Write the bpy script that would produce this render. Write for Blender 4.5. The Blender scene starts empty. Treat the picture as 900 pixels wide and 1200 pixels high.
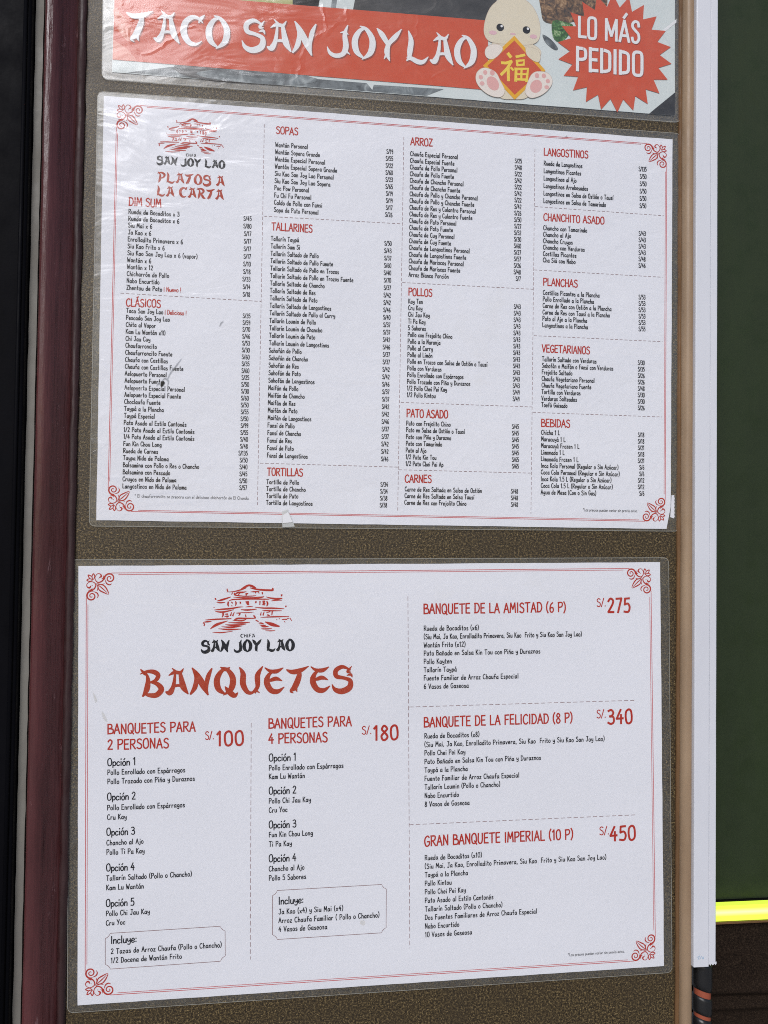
import bpy, math, random
from mathutils import Vector, Matrix
random.seed(7)
sc = bpy.context.scene
COL = sc.collection
R_ = math.radians

# ------------------------------------------------------------------ camera
def rot(rx, ry, rz):
    return (Matrix.Rotation(rz, 3, 'Z') @ Matrix.Rotation(ry, 3, 'Y') @ Matrix.Rotation(rx, 3, 'X'))
Z0 = 1.9                                    # height of the upper menu's top edge
RC = rot(.031, -.0125, -.1509)
CP = Vector((.091, -.7284, -.3107 + Z0))
F_ = 1200.0
cx_, cy_, cz_ = RC.col[0], RC.col[1], RC.col[2]
cam = bpy.data.objects.new("camera", bpy.data.cameras.new("camera")); COL.objects.link(cam)
cam.data.sensor_fit = 'VERTICAL'; cam.data.sensor_height = 36; cam.data.lens = 36
cam.data.clip_start = .01; cam.data.clip_end = 400
M3 = Matrix((cx_, cz_, -cy_)).transposed()
cam.matrix_world = Matrix.Translation(CP) @ M3.to_4x4()
sc.camera = cam

# ------------------------------------------------------------------ light
SUN_EL, SUN_AZ = 34.5, -17.0                # degrees; azimuth to the left of straight out from the board
world = bpy.data.worlds.new("World"); sc.world = world; world.use_nodes = True
wn = world.node_tree; bg = wn.nodes['Background']
sky = wn.nodes.new('ShaderNodeTexSky'); sky.sky_type = 'NISHITA'; sky.sun_disc = False
sky.sun_elevation = R_(SUN_EL); sky.air_density = 1.0; sky.dust_density = 2.0; sky.ozone_density = 1.5
sky.sun_rotation = R_(180 - SUN_AZ)
wn.links.new(sky.outputs[0], bg.inputs[0]); bg.inputs[1].default_value = .05
sl = bpy.data.lights.new("sun", 'SUN'); sl.energy = 1.35; sl.angle = R_(30); sl.color = (.945, .955, 1)
so = bpy.data.objects.new("sun", sl); COL.objects.link(so)
sd = Vector((math.sin(R_(SUN_AZ)) * math.cos(R_(SUN_EL)), -math.cos(R_(SUN_AZ)) * math.cos(R_(SUN_EL)), math.sin(R_(SUN_EL))))
so.rotation_euler = sd.to_track_quat('Z', 'Y').to_euler(); so.location = CP + sd * 3
sc.view_settings.view_transform = 'Standard'; sc.view_settings.look = 'None'
sc.cycles.use_denoising = False; sc.cycles.pixel_filter_type = 'BLACKMAN_HARRIS'; sc.cycles.filter_width = 1.0
sc.view_settings.exposure = .60; sc.view_settings.gamma = 1

# ------------------------------------------------------------------ helpers
def at(px, py, y=-.0015):
    "photograph pixel -> point on the vertical plane at depth y (y = 0 is the face of the board)"
    d = cx_ * ((px - 450) / F_) + cy_ + cz_ * ((600 - py) / F_)
    return CP + d * ((y - CP.y) / d.y)

def node_mat(name, col, rough=.6, spec=.5, metal=0.0):
    m = bpy.data.materials.new(name); m.use_nodes = True
    b = m.node_tree.nodes['Principled BSDF']
    b.inputs['Base Color'].default_value = (*col, 1); b.inputs['Roughness'].default_value = rough
    b.inputs['Specular IOR Level'].default_value = spec; b.inputs['Metallic'].default_value = metal
    return m
def nd(m, t, **kw):
    n = m.node_tree.nodes.new(t)
    for k, v in kw.items():
        if k in n.inputs: n.inputs[k].default_value = v
        else: setattr(n, k, v)
    return n
def lk(m, a, b): m.node_tree.links.new(a, b)
def bs(m): return m.node_tree.nodes['Principled BSDF']
def coords(m, scale=(1, 1, 1), loc=(0, 0, 0), rotv=(0, 0, 0)):
    t = nd(m, 'ShaderNodeTexCoord'); mp = nd(m, 'ShaderNodeMapping')
    mp.inputs['Scale'].default_value = scale; mp.inputs['Location'].default_value = loc; mp.inputs['Rotation'].default_value = rotv
    lk(m, t.outputs['Object'], mp.inputs[0]); return mp.outputs[0]
def noise(m, vec, scale, detail=4, rough=.55, dist=0.0):
    n = nd(m, 'ShaderNodeTexNoise', Scale=scale, Detail=detail, Roughness=rough, Distortion=dist); lk(m, vec, n.inputs['Vector']); return n.outputs['Fac']
def ramp(m, fac, stops):
    r = nd(m, 'ShaderNodeValToRGB'); e = r.color_ramp.elements
    while len(e) < len(stops): e.new(.5)
    for k, (p, c) in enumerate(stops):
        e[k].position = p; e[k].color = (*c, 1) if len(c) == 3 else c
    lk(m, fac, r.inputs[0]); return r.outputs[0]
def g(v): return (v, v, v)
def mixc(m, fac, a, b, mode='MIX'):
    n = nd(m, 'ShaderNodeMix', data_type='RGBA', blend_type=mode)
    for s, v in ((0, fac), (6, a), (7, b)):
        if isinstance(v, (int, float)): n.inputs[s].default_value = v
        elif isinstance(v, tuple): n.inputs[s].default_value = (*v, 1)
        else: lk(m, v, n.inputs[s])
    return n.outputs[2]
def bump(m, h, strength, dist, prev=None):
    b = nd(m, 'ShaderNodeBump', Strength=strength, Distance=dist); lk(m, h, b.inputs['Height'])
    if prev is not None: lk(m, prev, b.inputs['Normal'])
    return b.outputs[0]
def math_(m, op, a, b=0.0):
    n = nd(m, 'ShaderNodeMath', operation=op)
    for s, v in ((0, a), (1, b)):
        if isinstance(v, (int, float)): n.inputs[s].default_value = v
        else: lk(m, v, n.inputs[s])
    return n.outputs[0]

def mesh_obj(name, verts, faces, mat, parent=None, smooth=False, frame=None):
    me = bpy.data.meshes.new(name); me.from_pydata(verts, [], faces); me.materials.append(mat)
    if smooth: me.shade_smooth()
    o = bpy.data.objects.new(name, me); COL.objects.link(o)
    if parent is not None: o.parent = parent
    return o
def tag(o, label=None, cat=None, group=None, kind=None):
    for k, v in (('label', label), ('category', cat), ('group', group), ('kind', kind)):
        if v: o[k] = v
    return o
def empty(name, loc, label, cat, group=None, ry=0):
    o = bpy.data.objects.new(name, None); COL.objects.link(o); o.location = loc; o.rotation_euler = (0, ry, 0)
    o.empty_display_size = .05
    return tag(o, label, cat, group)

def prism(name, prof, z0, z1, mat, parent=None, origin=(0, 0, 0), nz=1, smooth=False, wob=0.0, caps=True):
    "vertical extrusion of a closed (x, y) outline; wob makes the outline uneven along its length"
    n = len(prof); vs = []; fs = []
    for k in range(nz + 1):
        z = z0 + (z1 - z0) * k / nz
        for i, (x, y) in enumerate(prof):
            r = random.Random(i * 7919 + k * 104729 + 5)
            vs.append((x - origin[0] + r.uniform(-wob, wob), y - origin[1] + r.uniform(-wob, wob), z - origin[2]))
    for k in range(nz):
        for i in range(n):
            j = (i + 1) % n; a = k * n
            fs.append((a + i, a + j, a + n + j, a + n + i))
    if caps: fs += [tuple(range(n))[::-1], tuple(nz * n + i for i in range(n))]
    return mesh_obj(name, vs, fs, mat, parent, smooth)

def arc_prof(pts, n=5):
    "round every corner of an outline; pts = (x, y, radius)"
    out = []; N = len(pts)
    for i in range(N):
        p = Vector(pts[i][:2]); r = pts[i][2]
        a = (Vector(pts[i - 1][:2]) - p); b = (Vector(pts[(i + 1) % N][:2]) - p)
        if r <= 0: out.append(tuple(p)); continue
        s = p + a.normalized() * min(r, a.length * .49); e = p + b.normalized() * min(r, b.length * .49)
        for k in range(n + 1):
            t = k / n; out.append(tuple(s * (1 - t) ** 2 + p * 2 * t * (1 - t) + e * t * t))
    return out

# ------------------------------------------------------------------ lettering (hand-drawn stroke alphabets)
HAND = {
'A': (44, "0 0 22 100|22 100 44 0|8 36 38 38"), 'B': (42, "4 0 4 100|~2 98 30 94 32 64 6 54|~6 54 42 46 40 8 2 2"),
'C': (42, "~40 84 28 100 8 82 2 46 10 8 28 0 42 16"), 'D': (44, "5 0 5 100|~0 98 30 94 43 50 30 8 0 2"),
'E': (38, "4 0 4 100|4 98 36 100|4 52 32 54|4 2 38 1"), 'F': (36, "4 0 4 100|4 98 36 100|4 52 32 54"),
'G': (44, "~40 86 28 100 8 82 2 44 12 4 30 2 42 20 42 44|42 44 24 44"), 'H': (42, "4 0 4 100|38 0 38 100|4 50 38 52"),
'I': (14, "7 0 7 100"), 'J': (40, "~30 100 30 22 18 0 2 14|12 98 42 100"), 'K': (40, "4 0 4 100|38 100 6 44|12 52 41 0"),
'L': (36, "4 100 4 2|4 2 37 4"), 'M': (52, "2 0 8 100|8 100 26 34|26 34 44 100|44 100 50 0"),
'N': (44, "4 0 4 100|4 100 39 0|39 0 39 100"), 'O': (44, "~22 100 5 82 2 46 8 8 24 0 40 16 42 54 36 90 22 100"),
'P': (40, "4 0 4 100|~0 97 34 96 39 68 26 50 4 46"), 'Q': (46, "~22 100 5 82 2 46 8 8 24 0 40 16 42 54 36 90 22 100|26 26 46 -10"),
'R': (42, "4 0 4 100|~0 97 34 96 37 70 26 52 4 48|16 48 42 0"), 'S': (40, "~37 88 22 100 6 86 8 66 26 52 38 34 34 8 18 0 2 12"),
'T': (44, "22 0 22 98|0 97 45 100"), 'U': (42, "~4 100 2 30 12 2 30 4 38 34 38 100"), 'V': (42, "0 100 20 0|20 0 42 100"),
'W': (54, "0 100 12 0|12 0 26 66|26 66 38 0|38 0 54 100"), 'X': (40, "2 100 38 0|38 100 2 0"), 'Y': (40, "0 100 20 48|40 100 14 0"),
'Z': (40, "2 98 38 98|38 98 2 2|2 2 40 2"),
'a': (36, "~30 54 16 62 3 40 5 6 16 1 30 26|32 62 32 6|32 6 38 0"), 'b': (34, "4 100 4 2|~4 40 20 62 33 42 30 8 16 -1 4 12"),
'c': (32, "~31 50 18 62 4 44 4 14 16 0 32 12"), 'd': (36, "~31 44 18 62 3 42 4 6 16 0 31 26|33 100 33 0"),
'e': (34, "~4 30 31 36 27 58 14 62 3 40 4 8 18 0 33 12"), 'f': (30, "~34 92 24 100 14 84 14 0|2 56 29 58"),
'g': (36, "~31 56 16 62 3 42 6 14 18 12 31 32|~32 62 33 -8 22 -28 4 -20"), 'h': (34, "4 0 4 100|~4 38 18 62 31 48 31 0"),
'i': (12, "6 0 6 60|6 80 7 90"), 'j': (18, "~14 60 14 -12 4 -28 -4 -20|14 80 15 90"), 'k': (32, "4 0 4 100|28 60 6 28|12 34 32 0"),
'l': (12, "6 100 6 0"), 'm': (46, "4 0 4 62|~4 40 14 62 23 48 23 0|~23 40 34 62 43 48 43 0"), 'n': (34, "4 0 4 62|~4 38 18 62 31 48 31 0"),
'o': (34, "~18 62 5 52 2 22 12 0 28 6 33 34 27 58 18 62"), 'p': (34, "4 62 4 -30|~4 40 20 62 33 42 30 10 16 2 4 14"),
'q': (34, "~31 56 16 62 3 42 6 8 18 4 31 30|32 62 32 -30"), 'r': (28, "4 0 4 62|~4 36 14 58 27 58"),
's': (30, "~28 54 14 62 4 48 14 34 28 20 22 1 2 5"), 't': (26, "12 92 12 6|12 6 24 2|0 62 25 64"),
'u': (36, "~4 62 4 12 14 0 28 12 31 42|33 62 34 0"), 'v': (32, "1 62 15 0|15 0 31 62"), 'w': (46, "1 62 11 0|11 0 22 48|22 48 33 0|33 0 45 62"),
'x': (32, "2 60 30 0|30 60 2 0"), 'y': (34, "~3 62 5 26 16 20 28 34|~31 62 32 0 22 -28 4 -22"), 'z': (32, "2 58 30 60|30 60 2 2|2 2 32 2"),
'0': (40, "~20 100 5 84 2 46 8 8 22 0 36 16 38 54 33 90 20 100"), '1': (24, "2 80 15 100|15 100 15 0"),
'2': (38, "~4 80 18 100 34 86 30 58 4 4|4 3 38 3"), '3': (38, "~4 92 22 100 34 80 26 60 12 54|~12 54 34 48 36 14 20 0 2 10"),
'4': (40, "26 100 2 36|2 36 40 38|28 64 28 0"), '5': (38, "35 100 8 98|8 98 6 56|~6 56 26 62 37 36 28 4 2 6"),
'6': (38, "~30 98 12 76 4 36 10 4 26 0 36 20 30 46 14 46 5 28"), '7': (36, "2 98 35 100|35 100 13 0"),
'8': (38, "~20 54 6 74 18 100 34 78 20 54 4 28 10 2 24 0 36 22 20 54"), '9': (36, "~32 72 20 50 5 62 8 92 24 98 33 76 32 30 26 0"),
'/': (26, "0 -4 26 104"), '.': (12, "5 1 7 8"), ',': (12, "7 8 3 -14"), '(': (18, "~16 108 4 74 4 26 16 -10"), ')': (18, "~2 108 14 74 14 26 2 -10"),
':': (12, "6 8 6 16|6 50 6 58"), '!': (12, "6 100 6 28|6 1 6 8"), '\u00a1': (12, "6 66 6 -8|6 88 6 94"), '*': (26, "12 100 12 66|2 90 23 76|23 90 2 76"), ' ': (20, ""),
}
HAND['\u00e1'] = (36, HAND['a'][1] + "|14 76 26 96"); HAND['\u00e9'] = (34, HAND['e'][1] + "|12 76 24 96"); HAND['\u00ed'] = (12, "6 0 6 60|5 76 15 96")
HAND['\u00f3'] = (34, HAND['o'][1] + "|14 76 26 96"); HAND['\u00fa'] = (36, HAND['u'][1] + "|14 76 26 96"); HAND['\u00f1'] = (34, HAND['n'][1] + "|6 78 30 84")
HAND['\u00c1'] = (44, HAND['A'][1] + "|16 112 32 128")
def low(d):
    out = []
    for st in d.split('|'):
        t = '~' if st[:1] == '~' else ''; n = [float(q) for q in st.lstrip('~').split()]
        out.append(t + ' '.join('%g' % (v * .88 if i % 2 and v <= 66 else v) for i, v in enumerate(n)))
    return '|'.join(out)
for ch in list(HAND):
    if ch.isalpha() and ch.islower(): HAND[ch] = (HAND[ch][0], low(HAND[ch][1]))
SANS = {
'L': (36, "6 100 6 5|6 5 38 5"), 'O': (48, "~24 100 8 92 6 50 8 8 24 0 40 8 42 50 40 92 24 100"), 'M': (62, "6 0 6 100|6 100 31 22|31 22 56 100|56 100 56 0"),
'\u00c1': (50, "2 0 25 100|25 100 48 0|11 28 39 28|22 114 36 134"), 'S': (44, "~38 78 34 96 20 101 8 90 8 72 22 56 36 40 38 16 26 0 10 4 5 22"),
'P': (44, "6 0 6 100|6 95 24 95|~22 95 38 88 38 56 22 48|24 48 6 48"), 'E': (38, "6 0 6 100|6 95 36 95|6 51 32 51|6 5 36 5"),
'D': (46, "6 0 6 100|6 95 20 95|~18 95 38 86 40 50 38 14 18 5|20 5 6 5"), 'I': (14, "7 0 7 100"), ' ': (22, ""),
}
BRUSH = {   # brush-stroke capitals: x y width triples
'T': (82, "-2 92 3 20 82 13 50 86 14 86 104 2|50 96 4 48 64 15 32 22 17 16 4 8 26 -4 2|40 0 2 34 18 10 28 34 3"),
'A': (84, "54 94 8 60 62 14 68 30 17 86 2 3|36 92 5 34 60 9 28 30 12 16 10 16 0 14 3|12 78 2 32 90 10 56 90 9 68 106 2|24 108 2 38 94 8 44 88 6|30 34 7 46 38 8 62 36 7"),
'C': (76, "72 78 3 58 92 8 36 94 13 14 74 17 9 40 18 26 10 15 50 4 9 70 16 2|78 106 2 66 92 10 58 76 2"),
'O': (80, "54 100 2 28 92 11 10 58 17 16 20 16 42 -2 4|26 106 3 50 96 11 70 62 17 64 20 16 34 -6 2"),
'S': (78, "76 100 2 60 78 9 74 76 2|72 84 3 40 98 11 14 84 14 16 60 13 46 52 10 70 40 13 66 12 18 36 -2 17 10 6 12 -2 28 2|56 62 2 72 66 8 78 54 2"),
'N': (82, "10 94 2 22 66 10 18 30 14 0 0 5|6 108 3 26 78 15 50 34 18 68 -4 4|82 104 4 68 72 13 62 36 10 66 0 2"),
'J': (70, "62 106 3 52 74 12 56 34 16 46 8 13 22 0 12 2 8 10 -8 28 2|36 78 2 52 82 6 64 74 2|46 0 2 56 16 7 70 8 2"),
'Y': (80, "-2 104 3 16 84 15 36 54 12|84 108 2 62 80 14 40 54 12 34 24 15 44 -4 2|24 2 2 34 18 8 44 6 2"),
'L': (82, "10 106 3 20 74 14 16 36 15 14 14 9|4 4 3 18 14 11 46 4 14 66 6 11 84 24 2|22 30 2 14 18 8 4 16 2"),
'P': (76, "16 98 2 26 66 11 22 26 16 10 -6 4|-4 86 2 20 96 8 48 94 13 68 76 14 58 52 11 36 42 7 26 48 2|2 104 3 14 90 9 22 80 3"),
'R': (84, "16 98 2 26 66 11 22 26 16 10 -6 4|-4 86 2 20 96 8 48 94 13 66 78 14 56 56 11 34 48 7|34 54 3 50 30 15 66 8 15 86 0 2|2 104 3 14 90 9 22 80 3"),
'B': (82, "16 98 2 26 66 11 22 26 16 6 -4 4|-4 86 2 20 96 8 48 94 13 64 80 13 54 60 10 32 52 5|32 54 4 60 46 12 76 24 16 58 2 15 30 2 11 8 10 3|-2 106 3 12 90 9 22 80 3"),
'Q': (88, "54 100 2 28 92 11 10 58 17 16 20 16 42 -2 4|26 106 3 50 96 11 70 62 17 64 20 16 34 -6 2|40 30 2 54 10 15 76 -8 14 90 4 2|22 108 2 42 98 11 60 106 2"),
'U': (84, "-2 106 3 12 78 15 12 38 17 28 6 13 48 2 8 64 24 6|88 108 3 68 72 15 68 30 13 58 -2 3|50 0 2 62 8 6 76 0 2"),
'E': (78, "40 88 3 18 72 11 10 42 17 26 10 16 52 4 13 78 22 2|2 102 3 22 88 9 48 86 12 74 100 2|0 58 2 22 50 9 46 56 12 70 46 2"),
'H': (74, "12 104 3 16 60 13 12 20 13 6 0 3|62 106 3 60 60 13 62 20 13 70 -2 3|14 50 6 40 54 9 62 50 6"),
'I': (26, "8 104 3 14 60 14 12 20 14 6 -2 3"), 'F': (70, "16 96 4 22 60 12 16 20 14 8 -4 3|0 92 3 30 92 12 70 104 2|16 52 6 40 56 10 62 48 2"),
' ': (34, ""),
}
def catmull(P, n, closed=False):
    out = []; L = len(P)
    for i in range(L - 1):
        p1, p2 = P[i], P[i + 1]
        p0 = P[i - 1] if i > 0 else (P[L - 2] if closed else p1)
        p3 = P[i + 2] if i + 2 < L else (P[1] if closed else p2)
        for k in range(n):
            t = k / n; a, b, c, d = -.5 * t + t * t - .5 * t ** 3, 1 - 2.5 * t * t + 1.5 * t ** 3, .5 * t + 2 * t * t - 1.5 * t ** 3, -.5 * t * t + .5 * t ** 3
            out.append(tuple(a * q0 + b * q1 + c * q2 + d * q3 for q0, q1, q2, q3 in zip(p0, p1, p2, p3)))
    out.append(P[-1]); return out

class Ink:
    "collects flat printed marks in a sheet's own millimetres (x right, y down)"
    def __init__(s): s.v = []; s.f = []; s.n = 0
    def ribbon(s, pts, w, cap=True):
        "pts (x, y[, w])"
        n = len(pts)
        if n < 2: return
        base = len(s.v); prev = None
        ws = [(p[2] if len(p) > 2 else w) / 2 for p in pts]; lift = (s.n % 7) * .013; s.n += 1   # each stroke of ink lies a hair above the last
        for i in range(n):
            a = pts[max(i - 1, 0)]; b = pts[min(i + 1, n - 1)]
            dx, dy = b[0] - a[0], b[1] - a[1]; l = math.hypot(dx, dy) or 1; dx /= l; dy /= l
            x, y = pts[i][0], pts[i][1]; h = ws[i]
            if cap and i == 0: x -= dx * h * .6; y -= dy * h * .6
            if cap and i == n - 1: x += dx * h * .6; y += dy * h * .6
            s.v += [(x - dy * h, y + dx * h, lift + i * .0009), (x + dy * h, y - dx * h, lift + i * .0009)]
        for i in range(n - 1):
            k = base + 2 * i; s.f.append((k, k + 1, k + 3, k + 2))
    def poly(s, pts):
        b = len(s.v); s.v += [(p[0], p[1], 0) for p in pts]; s.f.append(tuple(range(b, b + len(pts))))
    def disc(s, x, y, rx, ry=None, n=24, a=0):
        ry = ry or rx; ca, sa = math.cos(a), math.sin(a)
        s.poly([(x + rx * math.cos(t) * ca - ry * math.sin(t) * sa, y + rx * math.cos(t) * sa + ry * math.sin(t) * ca) for t in (2 * math.pi * k / n for k in range(n))])
    def dashed(s, p, q, w, dash, gap):
        L = math.hypot(q[0] - p[0], q[1] - p[1]); ux, uy = (q[0] - p[0]) / L, (q[1] - p[1]) / L; t = 0
        while t < L:
            e = min(t + dash, L)
            s.ribbon([(p[0] + ux * t, p[1] + uy * t), (p[0] + ux * e, p[1] + uy * e)], w, False); t += dash + gap
    def text(s, txt, x, y, cap, width=None, sx=1.0, font=HAND, pen=.115, track=9, right=False, smooth=3, jit=.02, lean=0.0):
        adv = sum(font[c][0] + track for c in txt) - track
        if width is not None: sx = width / (adv * cap / 100)
        X = x - (adv * cap / 100 * sx if right else 0); rj = random.Random(txt)
        for c in txt:
            w, d = font[c]; jy = rj.uniform(-jit, jit) * cap
            for st in d.split('|'):
                if not st: continue
                sm = st[0] == '~'; nums = [float(q) for q in st.lstrip('~').split()]
                if font is BRUSH:
                    P = [(nums[i], nums[i + 1], nums[i + 2]) for i in range(0, len(nums), 3)]; P = catmull(P, smooth + 1)
                    s.ribbon([(X + a * cap / 100 * sx, y + jy - b * cap / 100, max(c_, 1) * cap / 100 * pen) for a, b, c_ in P], 1, False)
                else:
                    P = [(nums[i], nums[i + 1]) for i in range(0, len(nums), 2)]
                    if sm: P = catmull(P, smooth, P[0] == P[-1])
                    s.ribbon([(X + (a + b * lean) * cap / 100 * sx, y + jy - b * cap / 100) for a, b in P], pen * cap)
            X += (w + track) * cap / 100 * sx
        return X
    def build(s, name, mat, sheet, h, parent=None):
        if sheet.layers != 1: h = .8 + (h - .8) * sheet.layers
        return mesh_obj(name, [(x / 1000, -(h + z) / 1000, -y / 1000) for x, y, z in s.v], s.f, mat, parent or sheet.root)

class Sheet:
    "a flat sheet fixed to the board: frame at its top-left paper corner, millimetres right and down"
    def __init__(s, name, tl, tr, label, cat, group):
        p, q = at(*tl), at(*tr); d = q - p; s.a = math.atan2(d.z, d.x); s.o = p; s.o.y = 0
        s.layers = 1; s.root = empty(name, s.o, label, cat, group, ry=-s.a)
    def loc(s, px, py):
        d = at(px, py) - s.o; c, k = math.cos(s.a), math.sin(s.a)
        return ((d.x * c + d.z * k) * 1000, -(-d.x * k + d.z * c) * 1000)
    def k(s, px, py):
        "millimetres per photograph pixel (across, down) near a pixel"
        a, b, c = s.loc(px, py), s.loc(px + 10, py), s.loc(px, py + 10)
        return ((b[0] - a[0]) / 10, (c[1] - a[1]) / 10)
    def write(s, ink, txt, px, py, cap, wpx=None, **kw):
        x, y = s.loc(px, py); kx, ky = s.k(px, py)
        if wpx is not None: x2, _ = s.loc(px + (-wpx if kw.get('right') else wpx), py); kw['width'] = abs(x2 - x)
        ink.text(txt, x, y, cap * ky, **kw)

# ------------------------------------------------------------------ materials
def paper_mat(name, col, seed, crumple):
    m = node_mat(name, col, .6, .12)
    v = coords(m, loc=(seed, seed, 0))
    # printed stock: faint fibre mottling plus slow buckling of the sheet
    fib = noise(m, v, 900, 3); c = mixc(m, ramp(m, fib, [(.3, g(.94)), (.7, g(1))]), (col[0] * .94, col[1] * .94, col[2] * .95), col)
    grub = noise(m, v, 9, 6, .7); c = mixc(m, ramp(m, grub, [(.62, g(0)), (.8, g(.16))]), c, (.55, .5, .38))
    lk(m, c, bs(m).inputs['Base Color'])
    n1 = bump(m, noise(m, v, 5, 2, .4), .7, .014)
    n2 = bump(m, noise(m, v, 60, 4, .6, .6), crumple, .0007, n1)
    n3 = bump(m, fib, .12, .0002, n2)
    lk(m, n3, bs(m).inputs['Normal']); return m
M_paper1 = paper_mat('paper_cream_white', (.80, .80, .86), 3.1, .9)
M_paper2 = paper_mat('paper_bright_white', (.80, .80, .86), 8.7, .35)

def ink_mat(name, col, fade=.25, wear=(.75, .7, .7)):
    m = node_mat(name, col, .6, .1); v = coords(m)
    n = noise(m, v, 70, 5, .7); c = mixc(m, ramp(m, n, [(.45, g(0)), (.8, g(fade))]), col, wear)
    lk(m, c, bs(m).inputs['Base Color']); return m
M_black = ink_mat('black_ink', (.006, .007, .013), .06, (.2, .2, .25))
M_red = ink_mat('red_ink', (.46, .022, .010), .16, (.7, .3, .25))
M_brick = ink_mat('brick_red_ink', (.42, .042, .012), .10, (.7, .3, .25))
M_line = ink_mat('thin_red_ink', (.55, .04, .04), .3, (.8, .4, .4))
M_dash = ink_mat('brown_dash_ink', (.20, .08, .08), .3, (.6, .45, .45))
M_grey = ink_mat('grey_ink', (.05, .05, .06), .2, (.4, .4, .4))
M_band = ink_mat('orange_red_band_ink', (.60, .085, .035), .18, (.72, .28, .18))
M_letter = ink_mat('white_lettering', (.80, .80, .82), .1)
M_dropshade = ink_mat('lettering_drop_shade', (.30, .07, .05), .2, (.4, .15, .12))
M_gold = ink_mat('gold_ink', (.78, .40, .02), .1, (.8, .6, .2))
M_yellow = ink_mat('yellow_ink', (.85, .62, .08), .1, (.85, .7, .3))
M_rabbit = ink_mat('cream_ink', (.72, .64, .50), .2, (.8, .76, .68))
M_paw = ink_mat('pale_cream_ink', (.80, .72, .66), .1)
M_pad = ink_mat('pink_ink', (.74, .40, .38), .15)
M_blush = ink_mat('blush_ink', (.72, .45, .50), .3, (.75, .62, .55))
M_outline = ink_mat('outline_ink', (.55, .42, .33), .2)

def film_mat(name, seed, ripple, haze, rough, crumple_scale=14, extra=None):
    "thin clear laminating film: clear, faintly milky, with a rippled gloss"
    m = bpy.data.materials.new(name); m.use_nodes = True; nt = m.node_tree; nt.nodes.remove(bs(m)); out = nt.nodes['Material Output']
    v = coords(m, loc=(seed, seed, seed))
    n1 = bump(m, noise(m, v, 11, 2, .4), .45, .004)
    n2 = bump(m, noise(m, coords(m, (1, 1, 2.4), (seed, 0, 0)), crumple_scale, 3, .5, 1.2), ripple, .0022, n1)
    # fold creases
    vo = nd(m, 'ShaderNodeTexVoronoi', Scale=13.0, feature='DISTANCE_TO_EDGE')
    wv = nd(m, 'ShaderNodeMix', data_type='VECTOR'); wv.inputs[0].default_value = .12
    nn = nd(m, 'ShaderNodeTexNoise', Scale=12.0, Detail=4.0); lk(m, v, nn.inputs['Vector']); lk(m, v, wv.inputs[4]); lk(m, nn.outputs['Color'], wv.inputs[5]); lk(m, wv.outputs[1], vo.inputs['Vector'])
    cr = ramp(m, vo.outputs['Distance'], [(0, g(1)), (.035, g(0))])
    msk = ramp(m, noise(m, v, 6, 2), [(.5, g(0)), (.62, g(1))])
    n3 = bump(m, math_(m, 'MULTIPLY', cr, msk), ripple * .6, .0009, n2)
    fr = nd(m, 'ShaderNodeFresnel', IOR=1.5); lk(m, n3, fr.inputs['Normal'])
    gl = nd(m, 'ShaderNodeBsdfGlossy'); lk(m, n3, gl.inputs['Normal'])
    rg = ramp(m, noise(m, v, 30, 5, .65), [(.35, g(rough)), (.7, g(rough * 2.2))]); lk(m, rg, gl.inputs['Roughness'])
    tr = nd(m, 'ShaderNodeBsdfTransparent', Color=(.985, .99, .985, 1)); di = nd(m, 'ShaderNodeBsdfDiffuse', Color=(.72, .74, .74, 1))
    mx0 = nd(m, 'ShaderNodeMixShader'); sc_ = ramp(m, noise(m, v, 90, 6, .75), [(.4, g(haze * .5)), (.75, g(haze * 2))])
    lk(m, sc_, mx0.inputs[0]); lk(m, tr.outputs[0], mx0.inputs[1]); lk(m, di.outputs[0], mx0.inputs[2])
    mx = nd(m, 'ShaderNodeMixShader'); lk(m, math_(m, 'MULTIPLY', fr.outputs[0], 1.15), mx.inputs[0]); lk(m, mx0.outputs[0], mx.inputs[1]); lk(m, gl.outputs[0], mx.inputs[2])
    lk(m, mx.outputs[0], out.inputs['Surface']); return m
M_film1 = film_mat('crinkled_laminate', 1.3, .5, .012, .12)
M_film2 = film_mat('smooth_laminate', 5.1, .38, .012, .12)
M_film0 = film_mat('poster_laminate', 9.4, .3, .012, .10)
M_back = film_mat('welded_pouch_back', 2.2, .3, .042, .16)
M_rim = node_mat('laminate_cut_edge', (.42, .42, .38), .3, .6)
bs(M_rim).inputs['Alpha'].default_value = .55

def board_mat():
    m = node_mat('speckled_brown_board', (.05, .04, .025), .55, .45)
    v = coords(m); v2 = coords(m, loc=(.3, .7, .1))
    a = noise(m, v, 660, 3, .75); b = noise(m, v2, 1300, 2, .6); big = noise(m, v, 11, 6, .72)
    s = math_(m, 'ADD', math_(m, 'MULTIPLY', a, .6), math_(m, 'MULTIPLY', b, .4))
    c = ramp(m, s, [(.39, (.006, .004, .002)), (.48, (.036, .024, .010)), (.55, (.115, .080, .034)), (.63, (.34, .25, .115))])
    c = mixc(m, ramp(m, big, [(.38, g(.0)), (.66, g(.55))]), c, (.034, .023, .012))
    bs(m).inputs['Specular IOR Level'].default_value = .45
    lk(m, c, bs(m).inputs['Base Color'])
    lk(m, bump(m, s, .35, .0008), bs(m).inputs['Normal'])
    lk(m, ramp(m, big, [(.3, g(.32)), (.7, g(.48))]), bs(m).inputs['Roughness'])
    return m
M_board = board_mat()

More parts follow.
